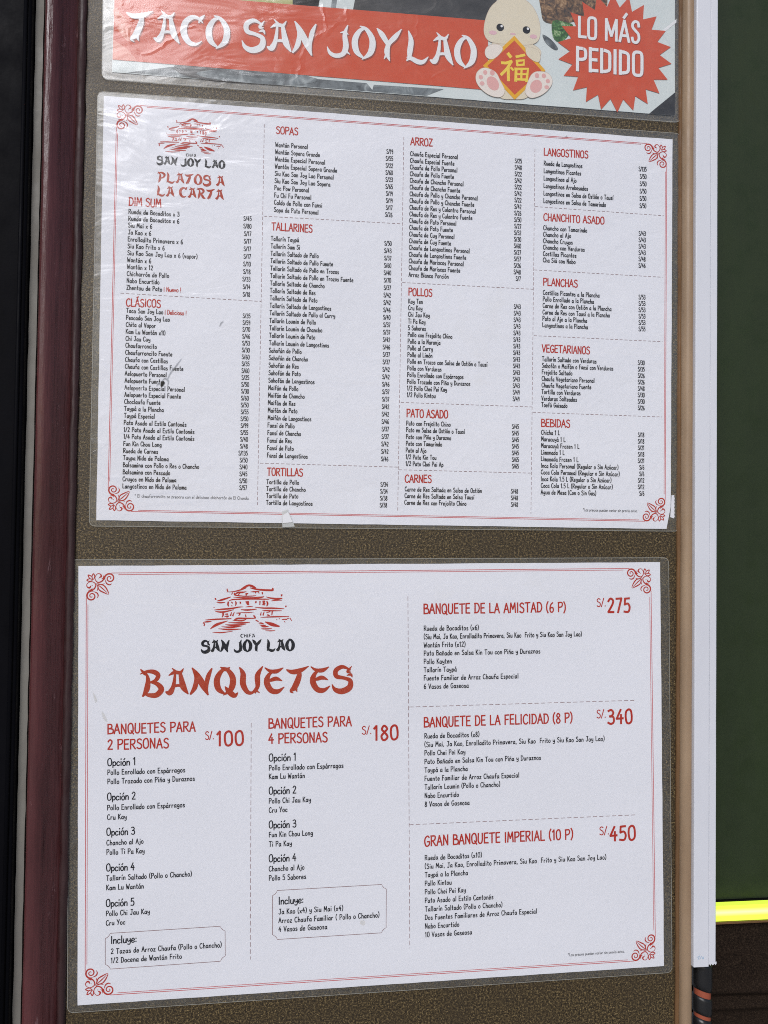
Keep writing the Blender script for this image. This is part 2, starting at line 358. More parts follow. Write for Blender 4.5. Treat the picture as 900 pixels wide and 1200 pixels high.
def painted(name, col, dark, rough, streak=1.0, chip=None, chipamt=.66):
    m = node_mat(name, col, rough, .5)
    v = coords(m, (1, 1, .06)); w = coords(m)
    s = noise(m, v, 260, 5, .6); b = noise(m, coords(m, (1, 1, .25)), 22, 5, .7)
    c = mixc(m, ramp(m, b, [(.3, g(0)), (.72, g(1))]), dark, col)
    if chip:
        c = mixc(m, ramp(m, noise(m, coords(m, (1, 1, .35)), 75, 6, .75), [(chipamt, g(0)), (chipamt + .05, g(1))]), c, chip)
    lk(m, c, bs(m).inputs['Base Color'])
    n1 = bump(m, s, .55 * streak, .0008); n2 = bump(m, b, .4 * streak, .002, n1); n3 = bump(m, noise(m, w, 500, 3), .15, .0003, n2)
    lk(m, n3, bs(m).inputs['Normal'])
    lk(m, ramp(m, noise(m, w, 40, 5, .7), [(.3, g(rough * .7)), (.7, g(min(1, rough * 1.6)))]), bs(m).inputs['Roughness'])
    return m
M_maroon = painted('maroon_gloss_paint', (.115, .036, .038), (.055, .018, .019), .20, 1.7, (.21, .11, .115), .64)
M_maroon_dark = painted('dark_maroon_paint', (.045, .012, .014), (.02, .008, .008), .5, 1.2)  # darker, rougher maroon for the bead beside the rail
M_cement = painted('grey_cement_strip', (.22, .21, .185), (.14, .13, .115), .75, .6, (.14, .13, .11), .66)
M_blackmetal = painted('black_enamel', (.005, .005, .007), (.003, .003, .004), .38, .1); bs(M_blackmetal).inputs['Specular IOR Level'].default_value = .035
M_tan = painted('tan_varnished_wood', (.37, .26, .165), (.25, .165, .10), .38, .4, (.16, .09, .045), .68)
M_ochre = painted('ochre_stained_wood', (.20, .10, .035), (.10, .05, .02), .6, .8)
M_white = painted('white_plastic', (.70, .71, .76), (.65, .66, .71), .34, .10, (.5, .5, .5), .76)
M_orange = painted('orange_pipe_paint', (.42, .10, .05), (.25, .06, .03), .4, .3)
M_tape = painted('black_tape', (.016, .016, .017), (.01, .01, .011), .3, .5)
M_green = painted('dark_green_panel', (.023, .037, .013), (.018, .028, .011), .45, .1); bs(M_green).inputs['Specular IOR Level'].default_value = .3

# ------------------------------------------------------------------ the setting
def sheet_ground():
    m = node_mat('worn_concrete_paving', (.2, .19, .18), .85)
    c = ramp(m, noise(m, coords(m), 3, 8, .7), [(.3, (.22, .215, .21)), (.7, (.38, .37, .35))]); lk(m, c, bs(m).inputs['Base Color'])
    s = 150
    return tag(mesh_obj('pavement', [(-s, -s, 0), (s, -s, 0), (s, s, 0), (-s, s, 0)], [(0, 1, 2, 3)], m), kind='structure')
sheet_ground()

ZB, ZT = 1.05, 2.25
def xz(px, y): return at(px, 600, y).x

# board
bx0, bx1 = xz(70, 0), xz(800, 0)
nb = empty('notice_board', ((bx0 + bx1) / 2, 0, ZB), 'brown speckled notice board behind the menus, framed by maroon and tan rails', 'notice board')
o_ = tuple(nb.location)
def board_panel():
    nx, nz = 2, 2
    return prism('backing_panel', [(bx0, 0), (bx1, 0), (bx1, .012), (bx0, .012)], ZB, ZT, M_board, nb, o_)
board_panel()
# maroon rail: front face 38..72 px, flank 72..84 px
yr = -.017
xa, xb, xc = xz(38.5, yr), xz(63, yr), xz(85, 0)
prof = arc_prof([(xa, .02, 0), (xa, yr, .003), (xb - .006, yr + .0005, .006), (xb + .001, yr + .009, .006), (xc - .002, -.001, .002), (xc, .004, 0), (xc, .02, 0)], 5)
o = prism('side_rail', prof, ZB, ZT, M_maroon, nb, o_, nz=90, smooth=True, wob=.00012); o['label'] = 'maroon gloss painted left rail with brush streaks'
# lumpy paint bead where the rail meets the board
bead = [(xc - .003, -.0032), (xc - .0005, -.0042), (xc + .0022, -.003), (xc + .0030, .0006), (xc - .003, .0006)]
prism('paint_bead', bead, ZB, ZT, M_maroon_dark, nb, o_, nz=140, smooth=True, wob=.00045)
# tan rail
ta, tb = xz(795.5, 0), xz(812.3, -.004)
pr = [(ta, .004)] + [(ta + (tb - ta) * (.5 - .5 * math.cos(t)), -.0005 - .0075 * math.sin(t) ** .6) for t in [math.pi * k / 12 for k in range(1, 12)]] + [(tb, .004)]
o = prism('side_rail', pr, ZB, ZT, M_tan, nb, o_, nz=40, smooth=True, wob=.0001); o['label'] = 'narrow tan wooden right rail, half-round'
prism('wood_edge', [(ta - .0022, .001), (ta - .0018, -.0022), (ta + .0012, -.0026), (ta + .0012, .001)], ZB, ZT, M_ochre, nb, o_, nz=120, smooth=True, wob=.0003)

# grey strip and black frame on the left
ga, gb = xz(28.5, yr + .003), xz(38.5, yr + .003)
t = empty('cement_strip', ((ga + gb) / 2, 0, ZB), 'narrow grey cement strip between the black frame and the maroon rail', 'trim strip')
prism('strip_face', [(ga, yr + .003), (gb - .0004, yr + .003), (gb - .0004, .02), (ga, .02)], ZB, ZT, M_cement, t, tuple(t.location), nz=120, wob=.00022)
t = empty('door_frame', (ga - .06, 0, ZB), 'black enamelled door frame at the left edge, beside the grey strip', 'door frame')
fa = xz(26.0, -.022)
p = arc_prof([(ga - .25, .02, 0), (ga - .25, -.022, .002), (fa - .0015, -.022, .0025), (ga - .0006, -.012, .001), (ga - .0006, .02, 0)], 5)
prism('frame_face', p, ZB, ZT, M_blackmetal, t, tuple(t.location), nz=30, smooth=True, wob=.00005)
p = arc_prof([(fa - .0065, -.0225, 0), (fa - .0062, -.0245, .0008), (fa - .0040, -.0245, .0008), (fa - .0036, -.0225, 0)], 3)
prism('bead', p, ZB, ZT, M_blackmetal, t, tuple(t.location), smooth=True)

# ------------------------------------------------------------------ right of the board: white channel, pole, green panel, lamp, carpet
wa, ws_, wb = xz(814.6, -.012), xz(832.6, -.012), xz(839.6, -.010)
zc = at(826, 1133, -.012).z; zc2 = at(836, 1127, -.010).z
t = empty('cable_channel', ((wa + wb) / 2, 0, zc), 'tall white plastic channel running down beside the tan rail', 'cable channel')
ot = tuple(t.location)
prism('channel_cover', arc_prof([(wa, .012, 0), (wa, -.012, .0008), (ws_ - .0003, -.012, .0007), (ws_ - .0003, .012, 0)], 3), zc, ZT, M_white, t, ot, nz=60, wob=.00004)
prism('channel_base', arc_prof([(ws_ + .0001, .012, 0), (ws_ + .0001, -.0108, .0005), (wb, -.0108, .0008), (wb, .012, 0)], 3), zc2, ZT, M_white, t, ot, nz=60, wob=.00004)
# ragged broken foot
ragged = Ink()
vs = []; fs = []
for k in range(9):
    x = ws_ + (wb - ws_) * (k / 8 * 1.1 - .05); vs += [(x - ot[0], -.0113, zc2 - ot[2] + .0005), (x - ot[0], -.0113, zc2 - ot[2] - .0008 - .0022 * random.random())]
for k in range(8): fs.append((2 * k, 2 * k + 1, 2 * k + 3, 2 * k + 2))
vs += [(x, y + .003, z) for x, y, z in vs]; fs += [tuple(18 + i for i in f) for f in fs[:8]] + [(2 * k + 1, 2 * k + 3, 18 + 2 * k + 3, 18 + 2 * k + 1) for k in range(8)]
mesh_obj('broken_lip', vs, fs, M_white, t)
# small blue scribble
ik = Ink()
def wpt(px, py, y): q = at(px, py, y); return (q.x * 1000, -(q.z) * 1000)
for st in ([(817, 1122), (820, 1120), (818, 1124.5)], [(820, 1124), (822.5, 1120.5), (823.5, 1124), (825, 1121), (824, 1124)]):
    ik.ribbon([wpt(a, b, -.0122) for a, b in st], .28)
M_blue = ink_mat('blue_marker', (.12, .35, .55), .3, (.6, .65, .7))
mesh_obj('marker_scribble', [(x / 1000 - ot[0], -.0122 - z / 1000 - ot[1], -y / 1000 - ot[2]) for x, y, z in ik.v], ik.f, M_blue, t)

# taped pole under the channel
pc = at(822.8, 1165, 0); rad = (at(833, 1165, 0).x - at(812.6, 1165, 0).x) / 2
pole = empty('taped_pole', (pc.x, .0, ZB), 'orange pole wrapped in black tape under the white channel', 'pole')
def tube(name, r, z0, z1, tilt0, tilt1, mat, parent, org, n=28, bulge=0.0):
    vs = []; fs = []; rings = 5
    for k in range(rings + 1):
        for i in range(n):
            a = 2 * math.pi * i / n; z = (z0 + tilt0 * math.cos(a)) * (1 - k / rings) + (z1 + tilt1 * math.cos(a)) * k / rings
            rr = r + bulge * (1 if 0 < k < rings else 0)
            vs.append((rr * math.cos(a), rr * math.sin(a), z - org))
    for k in range(rings):
        for i in range(n):
            j = (i + 1) % n; fs.append((k * n + i, k * n + j, k * n + n + j, k * n + n + i))
    fs += [tuple(range(n))[::-1], tuple(rings * n + i for i in range(n))]
    return mesh_obj(name, vs, fs, mat, parent, True)
tube('pipe', rad - .0006, ZB, zc + .05, 0, 0, M_orange, pole, ZB)
for (pa, pb) in ((1131, 1163.5), (1171.5, 1192), (1197, 1226)):
    za, zb_ = at(822, pa, -rad).z, at(822, pb, -rad).z
    tube('tape_wrap', rad + .0001, zb_, za, -.0022, -.0022, M_tape, pole, ZB, bulge=.0003)

# green panel behind, light strip, carpet
yg = .06
gx0, gx1 = at(813, 600, yg).x, at(900, 600, yg).x + .30
zs_top, zs_bot = at(870, 1059, yg - .01).z, at(870, 1080, yg - .012).z
gp = empty('green_panel', ((gx0 + gx1) / 2, yg, zs_top), 'dark green panel above the yellow light strip on the right', 'panel')
prism('panel_face', [(gx0, yg), (gx1, yg), (gx1, yg + .01), (gx0, yg + .01)], zs_top - .004, ZT, M_green, gp, tuple(gp.location))
prism('panel_edge', [(gx0, yg - .003), (gx1, yg - .003), (gx1, yg - .0002), (gx0, yg - .0002)], zs_top - .004, zs_top + .0006, M_blackmetal, gp, tuple(gp.location))
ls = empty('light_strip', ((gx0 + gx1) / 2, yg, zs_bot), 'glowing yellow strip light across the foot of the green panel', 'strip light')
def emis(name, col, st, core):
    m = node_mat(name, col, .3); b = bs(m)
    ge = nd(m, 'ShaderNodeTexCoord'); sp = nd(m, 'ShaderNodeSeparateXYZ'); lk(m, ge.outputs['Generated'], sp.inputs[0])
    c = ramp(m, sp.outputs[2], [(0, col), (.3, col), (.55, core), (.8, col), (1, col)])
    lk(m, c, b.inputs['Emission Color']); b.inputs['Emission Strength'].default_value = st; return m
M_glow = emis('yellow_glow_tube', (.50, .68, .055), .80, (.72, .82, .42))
h = zs_top - zs_bot
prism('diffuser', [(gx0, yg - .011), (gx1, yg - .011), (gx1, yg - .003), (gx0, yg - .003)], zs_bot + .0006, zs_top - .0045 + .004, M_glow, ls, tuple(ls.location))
prism('lamp_base', [(gx0, yg - .0125), (gx1, yg - .0125), (gx1, yg + .004), (gx0, yg + .004)], zs_bot - .0012, zs_bot + .0002, M_ochre, ls, tuple(ls.location))
def carpet():
    m = node_mat('dark_brown_carpet', (.03, .02, .014), .95, .1)
    v = coords(m); a = noise(m, v, 900, 3, .8); b = noise(m, v, 18, 5)
    c = ramp(m, a, [(.35, (.008, .005, .004)), (.55, (.028, .018, .012)), (.72, (.075, .052, .036))]); c = mixc(m, ramp(m, b, [(.4, g(0)), (.7, g(.5))]), c, (.03, .02, .014))
    lk(m, c, bs(m).inputs['Base Color']); lk(m, bump(m, a, .9, .0016), bs(m).inputs['Normal'])
    vs = []; fs = []; nx, nz = 60, 110; zt = zs_bot - .0012; zb = ZB
    for j in range(nz + 1):
        z = zt + (zb - zt) * j / nz; d = zt - z
        for i in range(nx + 1):
            x = gx0 + (gx1 - gx0) * i / nx
            sl = .035 * (x - gx0)
            f = .004 * math.exp(-((d - .054 - sl) / .004) ** 2) + .005 * math.exp(-((d - .066 - sl * .6) / .0035) ** 2) - .003 * math.exp(-((d - .060 - sl * .8) / .003) ** 2)
            vs.append((x - gx0, -.006 - f + random.uniform(-.0003, .0003), z - zb + (random.uniform(-.0006, .0008) if j == 0 else 0)))
    for j in range(nz):
        for i in range(nx):
            a_ = j * (nx + 1) + i; fs.append((a_, a_ + 1, a_ + nx + 2, a_ + nx + 1))
    n = len(vs); 
    vs += [(0, .01, 0), (gx1 - gx0, .01, 0), (gx1 - gx0, .01, zt - zb), (0, .01, zt - zb)]; fs.append((n, n + 1, n + 2, n + 3))
    o = mesh_obj('carpet', vs, fs, m, None, True); o.location = (gx0, yg, zb)
    return tag(o, 'dark brown carpet covering the wall under the yellow strip light', 'carpet')
carpet()

# ------------------------------------------------------------------ laminated sheets
def rrect(c, r, n=6):
    "rounded quadrilateral outline through 4 mm corners"
    return arc_prof([(x, y, r) for x, y in c], n)
def film(sheet, corners, mat, h=1.5, r=4.5):
    out = rrect([sheet.loc(*c) for c in corners], r)
    ik = Ink(); ik.poly(out); ik.build('laminate_film', mat, sheet, h)
    rim = Ink(); rim.ribbon(out + [out[0]], .45, False); rim.build('film_edge', M_rim, sheet, h + .06)
    # back half of the pouch, pressed flat on the board: hazier, seen as the welded margin round the paper
    ik = Ink(); ik.poly(out); ik.build('laminate_back', M_back, sheet, .25)
def paper(sheet, corners, mat, h=.8, jag=.12):
    P = [sheet.loc(*c) for c in corners]; out = []
    for i in range(len(P)):
        a, b = P[i], P[(i + 1) % len(P)]
        L = math.hypot(b[0] - a[0], b[1] - a[1]); n = max(1, int(L / 12))
        for k in range(n):
            t = k / n; out.append((a[0] + (b[0] - a[0]) * t + (random.uniform(-jag, jag) if k else 0), a[1] + (b[1] - a[1]) * t + (random.uniform(-jag, jag) if k else 0)))
    n = len(out); vs = [(x / 1000, -h / 1000, -y / 1000) for x, y in out] + [(x / 1000, -(h - .35) / 1000, -y / 1000) for x, y in out]
    fs = [tuple(range(n)), tuple(range(n, 2 * n))[::-1]] + [(i, (i + 1) % n, n + (i + 1) % n, n + i) for i in range(n)]
    return mesh_obj('paper', vs, fs, mat, sheet.root)

# corner ornament, drawn in units of 1/34 of its size, for the top-left corner
def spiral(cx, cy, r0, r1, a0, turns, n=40, w0=.9, w1=1.6):
    return [(cx + (r0 + (r1 - r0) * t) * math.cos(a0 + turns * 2 * math.pi * t), cy + (r0 + (r1 - r0) * t) * math.sin(a0 + turns * 2 * math.pi * t), w0 + (w1 - w0) * t) for t in (k / n for k in range(n + 1))]
def ornament(ink, cx, cy, size, fx, fy):
    s = size / 46.0
    def put(pts): ink.ribbon([(cx + fx * p[0] * s, cy + fy * p[1] * s, p[2] * s) for p in pts], 1)
    def sym(pts): put(pts); put([(y, x, w) for x, y, w in pts])
    sym(spiral(34.5, 8.5, 1.2, 7.8, math.pi * .2, -1.62, 44, 1.0, 2.4) + [])          # big scroll
    sym(catmull([(28, 5, 2.2), (24, 12, 1.9), (18, 14.5, 1.6), (14, 11, 1.3), (13.5, 6, 1.0), (17, 1.6, .9), (21, 2.2, 1.5), (22.3, 5.4, 2.4), (19.6, 7.2, 1.2)], 6))
    sym([(18.2, 9.2, .1), (18.8, 9.2, 1.8), (19.4, 9.2, .1)])
    sym(catmull([(28, 11, .6), (30, 16, 1.7), (34, 18, 1.6), (37.5, 16.5, .5)], 6))
    sym(catmull([(22.5, 9.5, .3), (25, 8, 1.4), (26, 3.5, .4)], 5))
    # leaf
    put(catmull([(17.5, 17.5, .6), (19, 25, 1.6), (25, 29, 1.8), (33, 32, .8), (30, 24, 1.8), (25, 18.5, 1.6), (17.5, 17.5, .6)], 6))
    put(catmull([(17.5, 18, .5), (23, 22.5, 1.6), (31, 30, .6)], 5)); put(catmull([(16, 15.4, .5), (22, 17.6, 1.5), (27, 16.2, .4)], 5)); put(catmull([(15.4, 16, .5), (17.6, 22, 1.5), (16.2, 27, .4)], 5))
    # little four-petal bud
    for a, l in ((math.pi * .98, 9), (math.pi * 1.25, 10), (math.pi * 1.52, 9)):
        bx, by = 10.5, 10.5
        if True:
            ux, uy = math.cos(a), math.sin(a); nx, ny = -uy, ux
            put(catmull([(bx, by, .6), (bx + ux * l * .5 + nx * 2, by + uy * l * .5 + ny * 2, 1.3), (bx + ux * l, by + uy * l, 1.5), (bx + ux * l * .5 - nx * 2, by + uy * l * .5 - ny * 2, 1.3), (bx, by, .6)], 5))

def border(sheet, tl, tr, br, bl, size_px, inner_px=2.2):
    P = [sheet.loc(*p) for p in (tl, tr, br, bl)]; k = sheet.k(*tl)[0]; kr = sheet.k(*tr)[0]
    sz = size_px * k
    for (i, fx, fy) in ((0, 1, 1), (1, -1, 1), (2, -1, -1), (3, 1, -1)):
        ik = Ink(); ornament(ik, P[i][0], P[i][1], sz, fx, fy); ik.build('corner_ornament', M_red, sheet, .90, sheet.paper)
    cut = sz * .93; d = inner_px * k
    for a, b, (nx, ny) in ((0, 1, (0, 1)), (1, 2, (-1, 0)), (2, 3, (0, -1)), (3, 0, (1, 0))):
        A, B = P[a], P[b]; L = math.hypot(B[0] - A[0], B[1] - A[1]); ux, uy = (B[0] - A[0]) / L, (B[1] - A[1]) / L
        ik = Ink(); c = cut
        # scrolls sit on the outer line
        ik.ribbon([(A[0] + ux * c * .86 + nx * .35, A[1] + uy * c * .86 + ny * .35), (B[0] - ux * c * .86 + nx * .35, B[1] - uy * c * .86 + ny * .35)], .42, False)
        ik.ribbon([(A[0] + ux * (c + 2) + nx * d, A[1] + uy * (c + 2) + ny * d), (B[0] - ux * (c + 2) + nx * d, B[1] - uy * (c + 2) + ny * d)], .34, False)
        ik.build('border_line', M_line, sheet, .88, sheet.paper)

# temple logo (strokes read off at 900 x 692)
LOGO = """400 108 430 90 460 76 490 84 518 100;8 12 10 12 8
280 128 340 125 400 110 440 96;2 5 7 4
470 96 520 108 590 116 655 118;4 8 10 10
655 98 657 110 655 122;6 9 9
286 100 286 112 292 124;4 6 6
345 150 372 134 410 132 442 126;3 9 8 2
345 134 345 150 372 158 430 164 480 163 520 160;4 7 6 5 5 3
320 150 326 140 330 132;2 5 3
440 138 440 158;8 8
448 146 456 138;8 3
474 130 500 128 546 128;2 6 6
514 130 517 142;6 4
540 130 545 144;6 3
570 132 572 150;7 6
376 152 388 140;6 3
334 170 400 176 480 180 560 174 586 168;2 7 10 8 3
190 176 192 184 198 190;7 8 3
204 200 240 192 280 180 316 168;3 9 8 3
200 210 230 214 270 212;2 7 3
600 170 640 182 690 188 734 184;2 8 10 5
728 152 728 162 722 168;9 8 3
645 205 680 200 732 200;3 6 3
300 200 330 190 400 188 500 188 600 190 630 190;3 6 6 6 6 3
296 205 292 230 300 246;7 8 3
318 208 330 220;3 8
325 236 322 244;4 6
352 204 358 220 352 240;4 8 3
386 208 394 216 388 226;4 7 3
434 210 462 208;6 6
440 222 455 220 445 232;8 12 8
458 230 462 236;6 5
512 218 520 210 516 222;6 8 4
552 204 550 236;6 5
570 206 590 206 574 220 592 222 572 234 594 236;4 7 4 7 4 5
606 206 614 226 606 248;6 9 4
178 250 184 256;5 3
182 272 240 268 320 262 380 252 416 250;3 8 8 6 2
190 284 250 290 340 272;3 9 3
435 252 465 248 496 250;2 5 2
396 272 450 276 524 270;3 8 4
510 254 580 262 660 264 750 270;2 7 8 3
760 246 764 250 758 256;7 7 3
570 280 620 284 730 286;2 7 3
248 290 254 310 244 334;6 9 3
268 308 290 306 280 316;4 6 3
264 326 296 324 280 334;4 7 3
312 322 322 292;8 3
330 324 344 290;8 3
360 300 390 302 378 322;4 7 4
388 296 440 298 500 294;2 5 2
434 312 438 334;5 6
500 318 508 332 518 342;4 9 4
556 322 562 292;7 3
576 322 586 290;8 3
604 300 636 292;4 4
612 312 622 320;4 5
606 326 634 322;3 4
652 290 648 322;7 5
110 352 200 348 320 344;3 8 4
96 370 130 366 160 364;3 8 2
92 374 104 384 100 400;7 5 6
340 360 370 344 440 344 516 344;5 9 7 4
330 358 400 362 440 352;2 8 3
150 426 200 392 290 362;3 14 3
296 376 400 380 470 376;2 9 3
270 392 340 398 440 390;2 10 3
240 408 320 414 410 404;2 9 3
215 424 300 432 396 430;2 9 3
168 452 240 456 330 446;2 6 2
516 358 540 372;5 6
540 384 560 384 584 392;3 8 4
548 398 574 404 600 402;2 8 3
560 414 590 414 622 412;2 8 3
562 430 600 432 648 430;3 7 3
596 446 640 448 676 446;2 5 2
592 374 650 396 712 414;4 18 6
556 338 660 334 790 334;2 7 3
686 356 692 358;6 5
706 350 714 352;5 4
730 358 760 356 776 362;3 6 3
750 372 758 382;4 3
770 350 790 348;3 4
796 346 812 370;5 3"""
def logo(sheet, ink, px, py, scale):
    x0, y0 = sheet.loc(px, py); kx, ky = sheet.k(px, py)
    for ln in LOGO.split('\n'):
        a, b = ln.split(';'); n = [float(q) for q in a.split()]; w = [float(q) for q in b.split()]
        P = [(n[2 * i], n[2 * i + 1]) for i in range(len(n) // 2)]
        P = catmull([(x0 + (x - 450) / 6.923 * scale * kx, y0 + (y - 270) / 6.923 * scale * ky, w[i] / 6.923 * scale * kx * 1.6) for i, (x, y) in enumerate(P)], 5)
        ink.ribbon(P, 1, False)

# ---------------- upper menu
s1 = Sheet('menu_sheet', (121.5, 111.7), (788.7, 162.9), 'upper laminated menu headed PLATOS A LA CARTA, four columns of dishes', 'menu', 'laminated menus on the board')
s1.paper = paper(s1, [(121.5, 111.7), (788.7, 162.9), (786.4, 594), (781.5, 619.8), (112.7, 609.6)], M_paper1)
film(s1, [(114.5, 107), (797.5, 156.5), (796.5, 622.5), (104.5, 616.5)], M_film1)
border(s1, (136.2, 120.5), (782.3, 169), (780.4, 611.8), (125.4, 599.4), 35)
ik = Ink(); logo(s1, ik, 224, 159.5, .735); ik.build('temple_logo', M_red, s1, .90, s1.paper)
ik = Ink(); s1.write(ik, 'CHIFA', 217.8, 182.8, 3.4, 12, font=BRUSH, pen=1.5); s1.write(ik, 'SAN JOY LAO', 183.6, 191.8, 9.3, 80, font=BRUSH, pen=1.75); ik.build('restaurant_name', M_black, s1, .90, s1.paper)
ik = Ink(); s1.write(ik, 'PLATOS A', 184.5, 212.8, 11.6, 78.5, font=BRUSH, pen=1.5); s1.write(ik, 'LA CARTA', 183.4, 228.8, 11.6, 78.5, font=BRUSH, pen=1.5); ik.build('menu_title', M_brick, s1, .90, s1.paper)

TR = 15
def block(sheet, head, items, prices):
    """head = (text, px, py, width, cap) ; items = (list, first px,py, last px,py, ref line index, ref width) ; prices = (list, first, last)"""
    if head:
        ik = Ink(); sheet.write(ik, head[0], head[1], head[2], head[4], head[3], pen=.15, jit=.03); o = ik.build('section_heading', M_red, sheet, .90, sheet.paper)
    L, ax, ay, bx, by, ref, wref = items
    a, b = sheet.loc(ax, ay), sheet.loc(bx, by); n = len(L)
    kx, ky = sheet.k(ax, ay); w = abs(sheet.loc(ax + wref, ay)[0] - a[0])
    cap = 5.25 * ky; adv = sum(HAND[c][0] + TR for c in L[ref]) - TR; sx = w / (adv * cap / 100)
    ik = Ink(); red = Ink()
    for i, t_ in enumerate(L):
        f = i / max(1, n - 1); x, y = a[0] + (b[0] - a[0]) * f, a[1] + (b[1] - a[1]) * f
        t_, _, extra = t_.partition('|')
        e = ik.text(t_, x, y, cap, sx=sx, pen=.165, track=TR, jit=.035)
        if extra: red.text(extra, e + cap * .25, y, cap, sx=sx * 1.08, pen=.15)
    ik.build('dish_list', M_black, sheet, .90, sheet.paper)
    if red.v: red.build('red_remark', M_red, sheet, .90, sheet.paper)
    if prices:
        L, ax, ay, bx, by = prices; a, b = sheet.loc(ax, ay), sheet.loc(bx, by); n = len(L); ik = Ink()
        for i, t_ in enumerate(L):
            f = i / max(1, n - 1); ik.text('S/' + t_, a[0] + (b[0] - a[0]) * f, a[1] + (b[1] - a[1]) * f, cap * .98, sx=sx * .9, pen=.155, right=True, track=12)
        ik.build('price_list', M_black, sheet, .90, sheet.paper)
def sp(s): return s.split()
block(s1, ('DIM SUM', 150.9, 240.3, 37.7, 9.4),
  (['Rueda de Bocaditos x 3', 'Rueda de Bocaditos x 6', 'Siu Mai x 6', 'Ja Kao x 6', 'Enrolladito Primavera x 6', 'Siu Kao Frito x 6', 'Siu Kao San Joy Lao x 6 (vapor)', 'Want\u00e1n x 6', 'Want\u00e1n x 12', 'Chicharr\u00f3n de Pollo', 'Nabo Encurtido', 'Zhentou de Pato|\u00a1 Nuevo !'], 150.6, 249.9, 148.2, 339.0, 4, 64.3),
  (sp('45 80 17 17 17 17 10 18 33 14 18'), 294.6, 258.6, 292.9, 347.4))
block(s1, ('CL\u00c1SICOS', 147.7, 358.4, 40.3, 9.0),
  (['Taco San Joy Lao|\u00a1 Delicioso !', 'Pescado San Joy Lao', 'Chita al Vapor', 'Kam Lu Want\u00e1n x10', 'Chi Jau Cuy', 'Chaufarroncito', 'Chaufarroncito Fuente', 'Chaufa con Costillas', 'Chaufa con Costillas Fuente', 'Aelopuerto Personal', 'Aelopuerto Fuente', 'Aelopuerto Especial Personal', 'Aelopuerto Especial Fuente', 'Choclaufa Fuente', 'Tayp\u00e1 a la Plancha', 'Tayp\u00e1 Especial', 'Pato Asado al Estilo Canton\u00e9s', '1/2 Pato Asado al Estilo Canton\u00e9s', '1/4 Pato Asado al Estilo Canton\u00e9s', 'Fun Kin Chou Long', 'Rueda de Carnes', 'Taypa Nido de Paloma', 'Balsamina con Pollo o Res o Chancho', 'Balsamina con Pescado', 'Cruyos en Nido de Paloma', 'Langostinos en Nido de Paloma'], 147.9, 366.0, 143.5, 571.9, 16, 72.9),
  (sp('35 59 70 46 53 30 60 35 60 25 50 30 60 50 55 50 99 55 40 48 135 50 40 45 50 57'), 293.2, 372.6, 289.2, 574.1))
block(s1, ('SOPAS', 323.6, 156.2, 25.6, 8.4),
  (['Want\u00e1n Personal', 'Want\u00e1n Sopera Grande', 'Want\u00e1n Especial Personal', 'Want\u00e1n Especial Sopera Grande', 'Siu Kao San Joy Lao Personal', 'Siu Kao San Joy Lao Sopera', 'Pac Pow Personal', 'Fu Chi Fu Personal', 'Caldo de Pollo con Fansi', 'Sopa de Pato Personal'], 322.8, 171.4, 321.2, 247.8, 3, 72.6),
  (sp('19 55 22 60 23 65 19 19 17 26'), 460.6, 180, 459.8, 254))
P5 = ['Pollo', 'Chancho', 'Res', 'Pato', 'Langostinos']
block(s1, ('TALLARINES', 318.4, 269.3, 47.6, 8.8),
  (['Tallar\u00edn Tayp\u00e1', 'Tallar\u00edn Sam Si', 'Tallar\u00edn Saltado de Pollo', 'Tallar\u00edn Saltado de Pollo Fuente', 'Tallar\u00edn Saltado de Pollo en Trozos', 'Tallar\u00edn Saltado de Pollo en Trozos Fuente', 'Tallar\u00edn Saltado de Chancho', 'Tallar\u00edn Saltado de Res', 'Tallar\u00edn Saltado de Pato', 'Tallar\u00edn Saltado de Langostinos', 'Tallar\u00edn Saltado de Pollo al Curry', 'Tallar\u00edn Loumin de Pollo', 'Tallar\u00edn Loumin de Chancho', 'Tallar\u00edn Loumin de Pato', 'Tallar\u00edn Loumin de Langostinos'] + ['Sahof\u00e1n de ' + p for p in P5] + ['Maif\u00e1n de ' + p for p in P5] + ['Fans\u00ed de ' + p for p in P5], 317.6, 281.6, 313.1, 535.9, 5, 97),
  (sp('50 43 37 60 40 70 37 42 42 46 40 37 37 42 46 37 37 42 42 46 37 37 42 42 46 37 37 42 42 46'), 458.8, 287.6, 455, 540.4))
block(s1, ('TORTILLAS', 313.1, 557.1, 41.6, 8.8), (['Tortilla de ' + p for p in ('Pollo', 'Chancho', 'Pato', 'Langostinos')], 312.4, 567, 311.9, 591.3, 3, 54.2), (sp('34 34 38 38'), 454.6, 570.2, 453.6, 594.5))
CH = []
for a in ('Especial', 'de Pollo', 'de Chancho', 'de Pollo y Chancho', 'de Res y Culantro', 'de Pato', 'de Cuy', 'de Langostinos', 'de Mariscos'): CH += ['Chaufa %s Personal' % a, 'Chaufa %s Fuente' % a]
block(s1, ('ARROZ', 481.4, 169.3, 25.5, 8.6), (CH + ['Arroz Blanco Porci\u00f3n'], 481, 182.1, 479.2, 323.8, 6, 79.3), (sp('25 48 22 42 22 42 22 42 26 50 27 52 30 60 27 57 26 48 7'), 611.6, 191.1, 610.3, 329))
block(s1, ('POLLOS', 479, 345.9, 27.5, 8.6), (['Kay Ten', 'Cru Kay', 'Chi Jau Kay', 'Ti Pa Kay', '5 Sabores', 'Pollo con Frejolito Chino', 'Pollo a la Naranja', 'Pollo al Curry', 'Pollo al Lim\u00f3n', 'Pollo en Trozos con Salsa de Osti\u00f3n o Taus\u00ed', 'Pollo con Verduras', 'Pollo Enrollado con Esp\u00e1rragos', 'Pollo Trozado con Pi\u00f1a y Duraznos', '1/2 Pollo Chei Pei Kay', '1/2 Pollo Kintou'], 478.8, 355, 477.1, 465, 9, 93.3), (['43'] * 13 + ['49', '49'], 610.2, 361.8, 608.8, 470))
